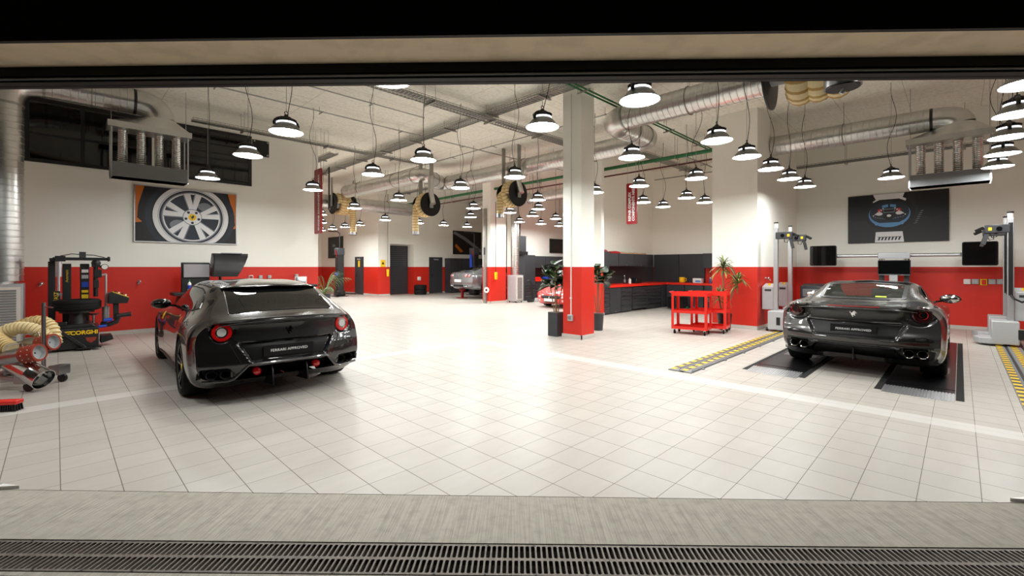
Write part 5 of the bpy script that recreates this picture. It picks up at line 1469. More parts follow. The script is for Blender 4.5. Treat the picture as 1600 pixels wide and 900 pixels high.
def camera_post(label, a, b, s, chain, cab):
    """mast on a carriage; s = side towards the car (sign in y)"""
    t = thing('alignment_post', label, 'alignment post', (a, b, 0)); G = M['alu']
    c = MB().box(-.30, .30, -.26 if s < 0 else -.10, .10 if s < 0 else .26, .05, .48)
    c.build('carriage', M['grey'], t, bevel=.015)
    MB().box(-.305,-.295, -.16*1, -.08, .16, .34).build('carriage_slot', M['black'], t, bevel=.004)
    f = MB().prism([(-.30,s*.10),(.30,s*.10),(.26,s*.42),(0,s*.50),(-.26,s*.42)], .04, .15); f.build('foot', M['grey'], t, bevel=.012)
    for sx in (-.2, .2): MB().cyl((sx, .12, .045), (sx, .16, .045), .04, n=14).build('caster', M['black'], t)
    MB().box(-.05,.05,-.045,.045,.15,2.42).build('mast', G, t, smooth=0, bevel=.006)
    MB().box(-.04,.04,-.05,.05,.15,.27).build('mast_clamp', M['black'], t, smooth=0)
    if chain:
        k = MB()
        for i in range(52): k.box(-.062,-.05,-.022,.022,.98+.026*i,.998+.026*i)
        k.box(-.056,-.05,-.03,.03,.96,2.34); k.build('cable_chain', M['blackmetal'], t, smooth=0)
        MB().tube([(-.06,0,.97),(-.10,-.04,.90),(-.08,-.14,.84),(0,-.22,.88)], .018, n=8).build('cable', M['black'], t)
    MB().cyl((0,0,2.42), (0,0,2.52), .042, n=16).build('beacon', M['white'], t)
    MB().cyl((0,0,2.52), (0,0,2.55), .046, n=16).build('beacon_cap', M['black'], t)
    h = MB().box(-.07,.07,min(0,s*.34),max(0,s*.34),2.15,2.31)
    ho = h.build('camera_bar', M['darkgrey'], t, bevel=.012)
    MB().cyl((-.09,s*.15,2.23), (-.06,s*.15,2.23), .04, n=18).build('lens', M['blackgloss'], ho)
    MB().box(-.075,-.068,s*.27-.025,s*.27+.025,2.20,2.26).build('yellow_sticker', M['yellow'], ho)
    g = MB().bar((-.02,s*.30,2.16), (-.06,s*.36,1.93), .06, .045).tube([(-.03,s*.18,2.15),(-.04,s*.18,2.08),(-.04,s*.24,2.06),(-.03,s*.27,2.14)], .009, n=6)
    g.build('grip', M['black'], ho, bevel=.006)
    MB().bar((0,s*.36,2.26), (-.05,s*.46,2.20), .05, .05).build('latch', M['black'], ho)
    if cab:
        y0, y1 = (-s*.05, -s*.31); y0, y1 = min(y0,y1), max(y0,y1)
        p = MB().prism([(.02,.48),(.30,.48),(.30,1.10),(.02,1.02)], y0, y1, 'y'); po = p.build('cabinet', M['grey'], t, bevel=.01)
        MB().cyl((.15,(y0+y1)/2,1.05), (.15,(y0+y1)/2,1.10), .03, n=14).build('beacon_lamp', M['yellow'], po)
        MB().box(.015,.019,y0+.06,y0+.20,.92,.97).build('cabinet_label', M['darkgrey'], po)
camera_post('bare silver alignment post on a grey carriage before the red block corner', 11.95, 3.08, -1, False, True)
camera_post('bare silver alignment post farther along the striped rail in the wall corner', 13.2, 3.08, -1, False, True)
camera_post('chain-lined alignment post, the taller-looking one with a black box on its head', 12.75, -.68, 1, True, True)
camera_post('chain-lined alignment post standing just behind its twin by the sockets', 13.9, -.68, 1, True, False)

def target_board(label, b0, b1):
    t = thing('target_board', label, 'target board', (14.6, (b0+b1)/2, 1.80)); w = b1-b0; r = .035; pl_ = []
    for cx, cy, a0 in ((w/2-r,.27-r,0),(-w/2+r,.27-r,90),(-w/2+r,-.27+r,180),(w/2-r,-.27+r,270)):
        pl_ += [(cx+r*math.cos(R(a0+k*22.5)), cy+r*math.sin(R(a0+k*22.5))) for k in range(5)]
    MB().prism(pl_, -.025, .025, 'x').build('frame', M['black'], t)
    pi_ = [(a*.955, b*.95) for a, b in pl_]
    MB().prism(pi_, -.029, -.02, 'x').build('glass', mat('board_glass', rgb(20,18,17), .05, spec=.6), t)
target_board('black glossy target board hanging beside the bare silver posts', 2.33, 2.93)
target_board('black glossy target board hanging above the wall sockets', -.60, -.03)
def aligner():
    t = thing('alignment_console', 'alignment console with black monitor and long silver beam behind the coupe', 'alignment console', (14.75, 1.17, 0))
    MB().box(-.28,.28,-.42,.42,.06,.95).build('cabinet', M['darkgrey'], t, bevel=.02)
    for cx in (-.2,.2):
        for cy in (-.34,.34): MB().cyl((cx,cy-.02,.035),(cx,cy+.02,.035),.035,n=14).build('caster', M['black'], t)
    for k in range(4): MB().box(-.295,-.275,-.38,.38,.12+.2*k,.29+.2*k).build('drawer', M['blackmetal'], t, bevel=.006)
    for s in (-1, 1): MB().box(-.06,.02,s*.24-.05,s*.24+.05,.95,1.72).build('upright', M['darkgrey'], t, smooth=0)
    MB().box(-.14,.02,-.31,.31,1.715,1.86).build('beam_housing', M['alu'], t, bevel=.012)
    MB().box(-.17,-.13,-.30,.30,1.70,1.735).build('housing_lip', M['grey'], t, smooth=0)
    MB().cyl((0,-1.22,1.785), (0,1.20,1.785), .042, n=20).build('beam', M['alu'], t)
    for s in (-1, 1): MB().box(-.13,.02,s*1.2-.03,s*1.2+.03,1.74,1.83).build('board_mount', M['midgrey'], t, smooth=0)
    m = MB().box(-.20,-.15,-.32,.30,1.29,1.665); mo = m.build('monitor', M['black'], t, bevel=.008)
    MB().box(-.204,-.198,-.305,.285,1.325,1.65).build('screen', M['screen'], mo, smooth=0)
    MB().box(-.205,-.2,-.31,.29,1.295,1.312).build('monitor_edge', M['steel'], mo, smooth=0)
    MB().box(-.20,-.10,-.08,.08,1.0,1.30).build('monitor_stand', M['grey'], t, bevel=.01)
    for y in (-.25,-.2,.2,.25): MB().cyl((-.12,y,1.66), (-.12,y,1.715), .018, n=10).build('cone', M['offwhite'], t)
aligner()
t = thing('balancing_machine', 'low grey balancing machine half hidden by the coupe, under the target board', 'balancing machine', (14.2, 2.70, 0))
MB().prism([(-.3,0),(.3,0),(.3,.98),(.15,1.05),(-.3,1.0)], -.32, .32, 'y').build('casing', M['darkgrey'], t, bevel=.03)
MB().box(-.31,-.29,-.26,.26,.72,.92).build('front_panel', M['midgrey'], t, bevel=.01)
MB().cyl((-.3,0,.6), (-.46,0,.6), .03, n=14).cyl((-.36,0,.6),(-.38,0,.6),.10,n=24).build('shaft', M['steel'], t)
socket('wall_socket', 'white wall socket, first of the row under the target board, next to the coupe', (RW,-.119,1.147), NA, M['white'], .12)
socket('wall_socket', 'pale grey wall socket between the first white socket and the red switch', (RW,-.258,1.15), NA, M['grey'], .12)
t = thing('emergency_switch', 'red and yellow emergency switch among the grey wall sockets', 'switch', (0,0,0)); t.matrix_world = basis((RW,-.395,1.145), (0,-1,0), (0,0,1))
MB().box(-.06,.06,-.08,.07,0,.05).build('box', M['yellow'], t, bevel=.01); MB().box(-.035,.035,-.06,.05,.05,.075).build('lever', M['redpaint'], t, bevel=.01)
socket('wall_socket', 'pale grey wall socket just beyond the red switch', (RW,-.53,1.155), NA, M['grey'], .12)
socket('wall_socket', 'pale grey wall socket next to the chain-lined posts', (RW,-.665,1.158), NA, M['grey'], .12)
t = tap('chrome air tap on the red side of the block behind the bare posts', (12.35,3.42,1.22))
def sill(label, x, flip):
    o = TM @ Vector((x, .012, 0)); t = thing('door_guide_rail', label, 'door guide rail', o, math.atan2(tdir.y, tdir.x))
    MB().box(-.6,.6,-.02,.03,0,.022).build('rail', M['alu'], t, smooth=0)
    e = .6*flip; MB().prism([(e,-.02),(e,.03),(e+.14*flip,.005)], 0, .02).build('tip', M['white'], t, smooth=0)
sill('aluminium door guide rail on the threshold at the tyre changer end', -4.08, 1)
sill('aluminium door guide rail on the threshold at the lift runway end', 3.93, -1)
# ------------------------------------------------------------------ red trolleys, workbenches, plants
def make_trolley():
    t = thing('tool_cart', 'x', 'tool cart'); L_, W = .76, .46; m = M['redpaint']
    for x in (0, L_):
        for y in (0, W):
            sx = 1 if x == 0 else -1; sy = 1 if y == 0 else -1
            MB().box(min(x,x+sx*.055), max(x,x+sx*.055), min(y,y+sy*.006), max(y,y+sy*.006), .11, .90).box(min(x,x+sx*.006), max(x,x+sx*.006), min(y,y+sy*.045), max(y,y+sy*.045), .11, .90).build('leg', m, t, smooth=0)
            MB().cyl((x+sx*.06-.013,y+sy*.05,.05), (x+sx*.06+.013,y+sy*.05,.05), .05, n=20).build('caster', M['rubber'], t)
            MB().box(x+sx*.06-.02, x+sx*.06+.02, y+sy*.05-.02, y+sy*.05+.02, .06, .115).build('caster_fork', M['chrome'], t, smooth=0)
    for nm, z, h in (('top_tray',.85,.08),('middle_shelf',.47,.06),('bottom_shelf',.11,.065)):
        s = MB().box(.004, L_-.004, .004, W-.004, z, z+.01)
        s.box(.002,L_-.002,.002,.012,z,z+h).box(.002,L_-.002,W-.012,W-.002,z,z+h).box(.002,.012,.002,W-.002,z,z+h).box(L_-.012,L_-.002,.002,W-.002,z,z+h)
        s.build(nm, m, t, smooth=0)
    MB().tube([(-.005,.08,.90),(-.07,.08,.93),(-.07,W-.08,.93),(-.005,W-.08,.90)], .011, n=8).build('push_handle', m, t)
    return t
c1 = make_trolley(); c2 = copy_tree(c1)
for c, lab, x, y, rz in ((c1, 'bright red three-shelf tool cart in front, facing the doorway', 9.78, 4.63, -81), (c2, 'bright red three-shelf tool cart tucked behind its twin next to the potted dracaena', 10.36, 4.44, -81)):
    c.location = (x, y, 0); c.rotation_euler = (0, 0, R(rz)); c['label'] = lab; c['group'] = 'red tool carts'
def cab_unit(name, label, a0, a1, b0, b1, z0, z1, face, drawers=0, doors=0, toe=.0, group=None, handle='lip', body=None, offs=None):
    """metal cabinet: face 'b' looks along -y, 'a' along -x"""
    t = thing(name, label, 'cabinet', (a0, b0, z0), 0, group); W_, D_, H_ = a1-a0, b1-b0, z1-z0; m = body or M['darkgrey']
    def bx(mb, u0, u1, d0, d1, h0, h1):
        if face == 'b': mb.box(u0, u1, d0, d1, h0, h1)
        else: mb.box(d0, d1, u0, u1, h0, h1)
        return mb
    U, D = (W_, D_) if face == 'b' else (D_, W_)
    b = MB(); bx(b, .004, U-.004, .02, D, toe, H_); 
    if toe: bx(b, .02, U-.02, .06, D-.02, 0, toe)
    b.build('carcass', m, t, smooth=0)
    if drawers:
        hs = [1.0]*(drawers-2) + [1.35, 1.5] if drawers > 3 else [1]*drawers; tot = sum(hs); z = H_; 
        for k, h in enumerate(hs):
            hh = (H_-toe)*h/tot; d = MB(); bx(d, .012, U-.012, 0, .03, z-hh+.006, z-.006); do = d.build('drawer', m, t, smooth=0, bevel=.003)
            p = MB(); bx(p, .014, U-.014, -.016, .002, z-.026, z-.014); p.build('drawer_pull', M['steel'], do, smooth=0); z -= hh
    if doors:
        for k in range(doors):
            u0, u1 = U*k/doors, U*(k+1)/doors; d = MB(); bx(d, u0+.008, u1-.008, 0, .03, toe+.006, H_-.006); do = d.build('door', m, t, smooth=0, bevel=.003)
            p = MB(); bx(p, (u0+u1)/2-.02, (u0+u1)/2+.02, -.012, .002, .02+toe, .05+toe); p.build('knob', M['steel'], do, smooth=0)
    return t
G1 = 'grey workbench base units'; FB = 7.85
cab_unit('tall_cabinet', 'narrow tall grey cabinet with drawers below, against the white pillar of the workshop', 11.92, 12.29, FB, 8.68, 0, 1.98, 'b', 0, 0)
for k in range(5): pass
cab_unit('drawer_cabinet', 'narrow grey drawer cabinet front at the foot of the tall workshop cabinet', 11.925, 12.285, FB-.012, FB+.008, .03, .82, 'b', 5)
cab_unit('base_cabinet', 'grey base cabinet with one plain door under the red worktop', 12.31, 12.97, FB, 8.65, 0, .83, 'b', 0, 1, .03, G1)
cab_unit('drawer_cabinet', 'grey five-drawer base cabinet beside the plain door under the red worktop', 12.98, 13.66, FB, 8.65, 0, .83, 'b', 5, 0, .03, G1)
cab_unit('roller_cabinet', 'grey roller tool chest with seven drawers under the red worktop', 13.70, 14.68, FB-.01, 8.6, .07, .81, 'b', 7, 0, 0, G1)
for x in (13.78, 14.6): pass
cab_unit('drawer_cabinet', 'grey drawer base cabinet nearest the inner corner of the worktop', 14.72, 15.78, FB, 8.65, 0, .83, 'b', 6, 0, .03, G1)
for i, (a0, a1) in enumerate(((12.31,13.2),(13.22,14.2),(14.22,15.2))):
    cab_unit('wall_cabinet', 'grey wall cabinet above the red worktop, %s from the tall cabinet' % ORD[i], a0, a1, 8.08, 8.68, 1.52, 1.95, 'b', 0, 1, 0, 'wall cabinets over the worktop')
o = tag(MB().box(12.29, 16.64, 8.62, 8.695, .92, 1.52).build('backsplash', M['darkgrey'], None, smooth=0), 'dark panel behind the red worktop under the wall cabinets', 'panel')
t = thing('worktop', 'red L-shaped worktop running round the workshop corner', 'worktop', (12.29, FB-.02, .84))
MB().prism([(0,0),(3.83,0),(3.83,-3.33),(4.42,-3.33),(4.42,.80),(0,.80)], 0, .075).build('top', M['redbench'], t, smooth=0, bevel=.006)
cab_unit('corner_cabinet', 'plain grey corner cabinet where the two runs of base cabinets meet', 15.80, 16.70, 7.84, 8.62, 0, .83, 'b', 0, 1, .03, G1)
BK = ((7.15,7.82,1),(6.45,7.13,1),(5.72,6.43,1),(4.55,5.70,0))
for i, (b0, b1, d) in enumerate(BK):
    cab_unit('base_cabinet', 'grey base cabinet on the workshop back wall, %s from the inner corner' % ORD[i], 16.12, 16.70, b0, b1, 0, .83, 'a', 0 if d else 4, 1 if d else 0, .03, G1)
tag(MB().box(15.22, 16.64, 8.62, 8.695, 1.522, 1.98).build('backing_board', M['darkgrey'], None, smooth=0), 'dark board beside the last wall cabinet in the inner workshop corner', 'panel')
for i, (b0, b1) in enumerate(((7.6,8.61),(6.62,7.58))):
    o = MB().box(16.66, 16.745, b0, b1, .92, 1.98).build('backing_board', M['darkgrey'], None, smooth=0)
    tag(o, 'tall dark panel on the workshop back wall, %s from the inner corner' % ORD[i], 'panel')
cab_unit('wall_cabinet', 'grey wall cabinet at the far end of the back worktop by the red block', 16.3, 16.74, 5.0, 6.55, 1.45, 1.98, 'a', 0, 2)
bottle('bottle', 'dark bottle with grey label on the red worktop, the taller one', (13.85,8.25,.916), .30, .045, M['blackmetal'], M['grey'], None, M['midgrey'])
bottle('bottle', 'small white bottle on the red worktop beside the taller dark one', (14.2,8.25,.916), .20, .05, M['white'], M['grey'])
t = thing('carton', 'upright pale carton with dark print on the red worktop end', 'carton', (12.62,8.2,.916), R(15))
MB().box(-.14,.14,-.06,.06,0,.34).build('box', M['white'], t, bevel=.006); MB().box(-.12,.12,-.063,-.059,.08,.28).build('print', M['midgrey'], t, smooth=0)
t = thing('power_adapter', 'black charger box at the rear of the red worktop', 'charger', (14.75,8.3,.916))
MB().prism([(-.2,0),(.2,0),(.16,.18),(-.16,.18)], -.1, .1, 'y').build('housing', M['black'], t, bevel=.015)
t = thing('mug', 'yellow mug on the back worktop', 'mug', (16.4,7.35,.916))
MB().lathe([(.001,.008),(.09,.008),(.10,.02),(.11,.20),(.10,.20),(.09,.03),(.001,.03)], n=24).build('cup', M['yellowglow'], t)
MB().tube([(.0,-.10,.16),(0,-.16,.15),(0,-.16,.07),(0,-.095,.05)], .014, n=8).build('handle', M['yellowglow'], t)
t = thing('carton', 'low white and blue carton on the back worktop', 'carton', (16.4,6.75,.916)); MB().box(-.1,.1,-.16,.16,0,.17).build('box', M['white'], t, bevel=.008); MB().box(-.104,-.099,-.13,.06,.03,.10).build('print', M['print_blue'], t, smooth=0)
t = thing('spray_can', 'purple spray can on the back worktop', 'spray can', (16.38,6.3,.916)); MB().cyl((0,0,0),(0,0,.17),.045,n=18).build('can', mat('purple_tin', rgb(82,70,150), .3), t); MB().cyl((0,0,.17),(0,0,.21),.03,n=14).build('cap', M['white'], t)
t = thing('canister', 'white canister by the wall cabinet on the back worktop', 'canister', (16.4,5.15,.916)); MB().lathe([(.001,0),(.09,0),(.09,.36),(.05,.44),(.03,.44),(.03,.48),(.001,.48)], n=20).build('body', M['white'], t)
for i, (x, y, m, rz, lab) in enumerate(((12.49,8.35,'redsign',12,'flat red package on top of the tall workshop cabinet'),(13.07,8.3,'redsign',-5,'flat red package on top of the first wall cabinet'),(13.82,8.35,'cardboard',3,'flat cardboard sheet on the middle wall cabinet'),(14.74,8.35,'cardboard',-3,'flat cardboard sheet on the wall cabinet by the inner corner'))):
    z = 1.985 if i == 0 else 1.952
    t = thing('package', lab, 'package', (x, y, z), R(rz)); L_ = .17 if i == 0 else (.26 if i == 1 else .42)
    MB().prism([(-L_,0),(L_,0),(L_*.96,.05),(0,.075 if i < 2 else .045),(-L_*.92,.055)], -.2, .2, 'y').build('wrapping', M[m], t)
t = thing('toolbox', 'black toolbox with a red handle on the floor by the workbench corner', 'toolbox', (15.6,7.15,0), R(-20))
MB().box(-.30,.30,-.2,.2,.03,.42).build('case', M['black'], t, bevel=.03); MB().box(-.28,.28,-.21,.21,.42,.50).build('lid', M['darkgrey'], t, bevel=.03)
MB().tube([(-.15,0,.50),(-.12,0,.58),(.12,0,.58),(.15,0,.50)], .02, n=8).build('handle', M['redpaint'], t)
for x in (-.22,.22): MB().cyl((x,-.21,.05),(x,-.24,.05),.05,n=14).build('wheel', M['green'], t)

def blade(mb, o, az, el, L_, w, droop, m=0, n=8):
    """one long arching strap leaf"""
    o = Vector(o); d = Vector((math.cos(az), math.sin(az), 0)); sd = Vector((-math.sin(az), math.cos(az), 0)); vs = []
    for i in range(n+1):
        t = i/n; r = L_*t*math.cos(el)*(1-.15*t*t); z = L_*t*math.sin(el) - droop*L_*t*t
        ww = w*(math.sin(pi*(.12+.88*t))**.7 if t < 1 else .02)*.5
        p = o + d*r + Vector((0,0,z)); vs += [p+sd*ww, p + Vector((0,0,-ww*.35)), p-sd*ww]
    mb.add(vs, [(3*i+k, 3*i+k+1, 3*i+k+4, 3*i+k+3) for i in range(n) for k in (0,1)], m)
def dracaena():
    t = thing('dracaena', 'potted dracaena with strappy green and yellow heads against the red block', 'potted plant', (11.20,3.98,0)); rnd = random.Random(3)
    MB().lathe([(.001,.01),(.12,.01),(.13,.03),(.16,.36),(.165,.40),(.15,.40),(.14,.34),(.001,.34)], n=28).build('pot', M['black'], t)
    MB().lathe([(.001,.35),(.145,.35)], n=20).build('soil', M['stem'], t)
    heads = (((-.02,.02,1.55),(0,0,.35),.46,60), ((.10,-.26,1.22),(.03,-.02,.35),.42,60), ((-.08,.10,.85),(-.03,.03,.35),.42,44))
    for hi, (h, b, L_, n) in enumerate(heads):
        h, b = Vector(h), Vector(b); mid = (h+b)/2 + Vector((.03,.04,0))
        MB().tube(bend_pts(b, mid, h, 8), [.024-.001*i for i in range(9)], n=8).build('stem', M['stem'], t)
        lf = MB()
        for i in range(n):
            el = rnd.uniform(-.2, 1.35); blade(lf, h + Vector((0,0,rnd.uniform(-.16,.05))), rnd.uniform(0, 2*pi), el, L_*rnd.uniform(.7,1.0), .034, rnd.uniform(.25,.75), 1 if rnd.random() < .4 else 0)
        lf.build('leaves', [M['leaf'], M['leaf2']], t, smooth=60)
dracaena()
def palm(label, loc, s=1.0):
    t = thing('potted_palm', label, 'potted plant', loc); rnd = random.Random(5)
    MB().lathe([(.001,.01),(.18,.01),(.22,.42),(.20,.42),(.19,.38),(.001,.38)], n=24).build('pot', M['darkgrey'], t)
    lf = MB(); st = MB()
    for i in range(13):
        az = 2*pi*i/13 + rnd.uniform(-.2,.2); el = rnd.uniform(.5,1.35); L_ = rnd.uniform(.8,1.15)*s; pts = []
        d = Vector((math.cos(az), math.sin(az), 0))
        for k in range(11):
            u = k/10; pts.append(Vector((0,0,.40)) + d*L_*u*math.cos(el) + Vector((0,0,L_*u*math.sin(el)*1.15 - .55*L_*u*u)))
        st.tube(pts, [.011*(1-.8*k/10) for k in range(11)], n=5)
        for k in range(2, 11):
            for sg in (-1, 1): blade(lf, pts[k], az + sg*(.75-.03*k), .1, .26*s*math.sin(pi*(.15+.8*k/11)), .026, .6, n=4)
    lf.build('fronds', M['leaf'], t, smooth=60); st.build('stem', M['leaf2'], t)
palm('feathery potted palm beyond the poster wall corner by the lift post', (7.5,17.9,0), 1.6)
def rubber_plant(label, loc, h, spread, n, seed, planter=True):
    t = thing('rubber_plant', label, 'potted plant', loc); rnd = random.Random(seed)
    if planter: MB().prism([(-.13,-.13),(.13,-.13),(.13,.13),(-.13,.13)], 0, .52).build('planter', M['darkgrey'], t, bevel=.01)
    else: MB().lathe([(.001,0),(.11,0),(.14,.4),(.001,.4)], n=20).build('planter', M['darkgrey'], t)
    MB().box(-.11,.11,-.11,.11,.50,.522).build('soil', M['stem'], t, smooth=0) if planter else None
    tops = []
    for i in range(4):
        a = 2*pi*i/4+.5; e = Vector((spread*.45*math.cos(a), spread*.45*math.sin(a), h*rnd.uniform(.7,.95))); b = Vector((.03*math.cos(a), .03*math.sin(a), .42)); tops.append((b, e))
        MB().tube(bend_pts(b, (b+e)/2+Vector((0,0,.1)), e, 6), .012, n=6).build('stem', M['stem'], t)
    for i in range(n):
        b, e = tops[i % 4]; u = rnd.uniform(.70,1.06); p = b+(e-b)*u; az = rnd.uniform(0,2*pi); el = rnd.uniform(-.05,.9)
        q = Vector(loc) + p; e_ = q + Vector((math.cos(az), math.sin(az), 0))*.36*math.cos(el)
        if any(7.5 < a_.x < 8.2 and 5.4 < a_.y < 6.1 for a_ in (q, e_, (q+e_)/2)): continue
        lf = MB(); blade(lf, p, az, el, rnd.uniform(.26,.36)*spread/.4, .15, rnd.uniform(.2,.6), n=7); lf.build('leaf', M['leafdark'] if rnd.random() < .8 else M['leaf'], t, smooth=60)
rubber_plant('dark-leaved rubber plant in a tall charcoal planter behind the front pillar', (7.68,6.26,0), 1.62, .40, 90, 11)
rubber_plant('leafy plant showing past the far edge of the front pillar', (9.05,6.1,0), 1.78, .40, 48, 4, False)
# front pillar conduit
t = thing('power_conduit', 'white conduit with a grey socket box running down the front pillar', 'conduit', (7.61,5.80,.43))
MB().cyl((0,0,.05), (0,0,4.7), .013, n=8).build('pipe', M['white'], t)
for z in (.4,1.3,2.2,3.1): MB().box(-.02,.01,-.02,.02,z,z+.03).build('clip', M['white'], t, smooth=0)
MB().box(-.06,.01,-.055,.055,-.06,.07).build('socket_box', M['grey'], t, bevel=.01); MB().box(-.075,-.055,-.04,.04,-.03,.05).build('socket_flap', M['midgrey'], t, bevel=.006)
# ------------------------------------------------------------------ deep hall
def silver_car():
    t = thing('coupe', 'silver grey coupe raised on a lift beyond the rear pillar', 'car', (14.1, 16.5, .28), 0)
    xr, xf = -1.06, 3.84
    L_ = [
     ([(xr,0)], [(xr,.30),(-.6,.2),(0,.15),(3.2,.15),(xf,.25)]),
     ([(xr,.60),(-.7,.74),(0,.80),(2.8,.80),(3.4,.72),(xf,.5)], [(xr,.30),(-.6,.2),(0,.15),(3.2,.15),(xf,.25)]),
     ([(xr,.80),(-.7,.87),(0,.92),(1.4,.90),(2.9,.92),(3.4,.84),(xf,.60)], [(xr,.36),(-.6,.28),(0,.22),(2.9,.2),(xf,.32)]),
     ([(xr,.86),(-.6,.94),(0,.957),(1.2,.91),(2.9,.95),(3.4,.88),(xf,.66)], [(xr,.62),(0,.62),(1.5,.55),(2.9,.58),(xf,.48)]),
     ([(xr,.82),(-.6,.90),(0,.93),(1.2,.88),(2.9,.92),(3.4,.84),(xf,.6)], [(xr,.84),(0,.86),(1.2,.83),(2.9,.80),(3.4,.70),(xf,.58)]),
     ([(xr,.74),(-.6,.80),(0,.82),(1,.81),(2.3,.80),(2.9,.74),(3.4,.64),(xf,.45)], [(xr,.93),(-.6,.97),(0,.98),(1,.94),(2.3,.91),(2.9,.85),(3.4,.75),(xf,.60)]),
     ([(xr,.62),(-.6,.66),(0,.68),(1,.71),(1.7,.69),(2.3,.68),(2.9,.62),(xf,.36)], [(xr,.97),(-.6,1.01),(-.2,1.06),(.3,1.14),(1,1.16),(1.7,1.08),(2.3,.93),(2.9,.88),(3.4,.78),(xf,.62)]),
     ([(xr,.45),(-.6,.5),(0,.55),(1,.60),(1.6,.58),(2.3,.58),(xf,.3)], [(xr,.99),(-.6,1.03),(-.2,1.12),(.3,1.25),(1,1.31),(1.5,1.26),(2.2,.98),(2.9,.90),(3.4,.80),(xf,.63)]),
     ([(xr,0)], [(xr,1.0),(-.6,1.04),(-.3,1.12),(.2,1.26),(.6,1.33),(1,1.344),(1.5,1.31),(2.2,1.03),(2.5,.95),(3.4,.82),(xf,.64)]),
    ]
    car = Car(L_, xr, xf, .28, .7, [(.3,.05),(.45,0),(.7,.02),(.95,.05)], [(.2,.1),(.45,0),(.65,.12)])
    car.body([(0,.34,.39),(2.95,.34,.385)], step=.06).build('body', [M['paintsilver'], M['liner']], t, smooth=50)
    rear, top = car.rear(), car.top(); P = lambda nm, mb, m, par=t: scl(mb).build(nm, m, par)
    for sg in (1, -1):
        for y in (.50, .68):
            mb = MB().lathe([(.001,.02),(.04,.02),(.07,.012),(.085,-.01)], rear(sg*y,.83), (-1,sg*.3,.05), 20, mf=[1,0,2]); P('tail_light', mb, [M['lampred'], M['lampwhite'], M['steel']])
        for y in (.45,.58): P('exhaust_pipe', MB().lathe([(.045,.1),(.045,-.03),(.036,-.02),(.001,.05)], rear(sg*y,.36), (1,0,0), 14), M['steel'])
        g = MB(); patch(g, car.side(sg), [(.1,1.06),(.6,1.0),(2.0,.96),(1.6,1.16),(1.2,1.25),(.7,1.24),(.35,1.17)], .004, .1); P('side_window', g, M['carglass'])
        e = MB(); strip(e, car.side(sg), [(.55,1.0),(.5,.6),(.65,.3)], .012); P('door_shut_line', e, M['liner'])
        m_ = MB(); m_.ball(Vector((1.85,sg*.99,1.0)), .09, 10, .75, 1.3, .75); m_.bar((1.88,sg*.8,.95),(1.86,sg*.96,.98),.05,.03); P('door_mirror', m_, M['paintsilver'])
        wheel(t, 0, sg, .94, .34, .27, M['rimsilver']); wheel(t, 2.95, sg, .93, .34, .24, M['rimsilver'])
    g = MB(); patch(g, top, [(-.40,-.50),(-.40,.50),(.32,.50),(.40,.3),(.40,-.3),(.32,-.50)], .004, .1); P('rear_window', g, M['carglass'])
    g = MB(); patch(g, top, [(1.55,-.54),(1.55,.54),(2.35,.60),(2.42,0),(2.35,-.60)], .004, .1); P('windshield', g, M['carglass'])
    P('horse_badge', horse(MB(), rear, 0, .86, .1, -1), M['chrome'])
    c = rear(0, .62); plate(t, (c.x-.012,0,.60), .50, .12, -1, '', .05, 1, M['white'])
    P('diffuser', patch(MB(), rear, [(-.4,.31),(.4,.31),(.36,.42),(-.36,.42)], .004), M['matteblack'])
silver_car()
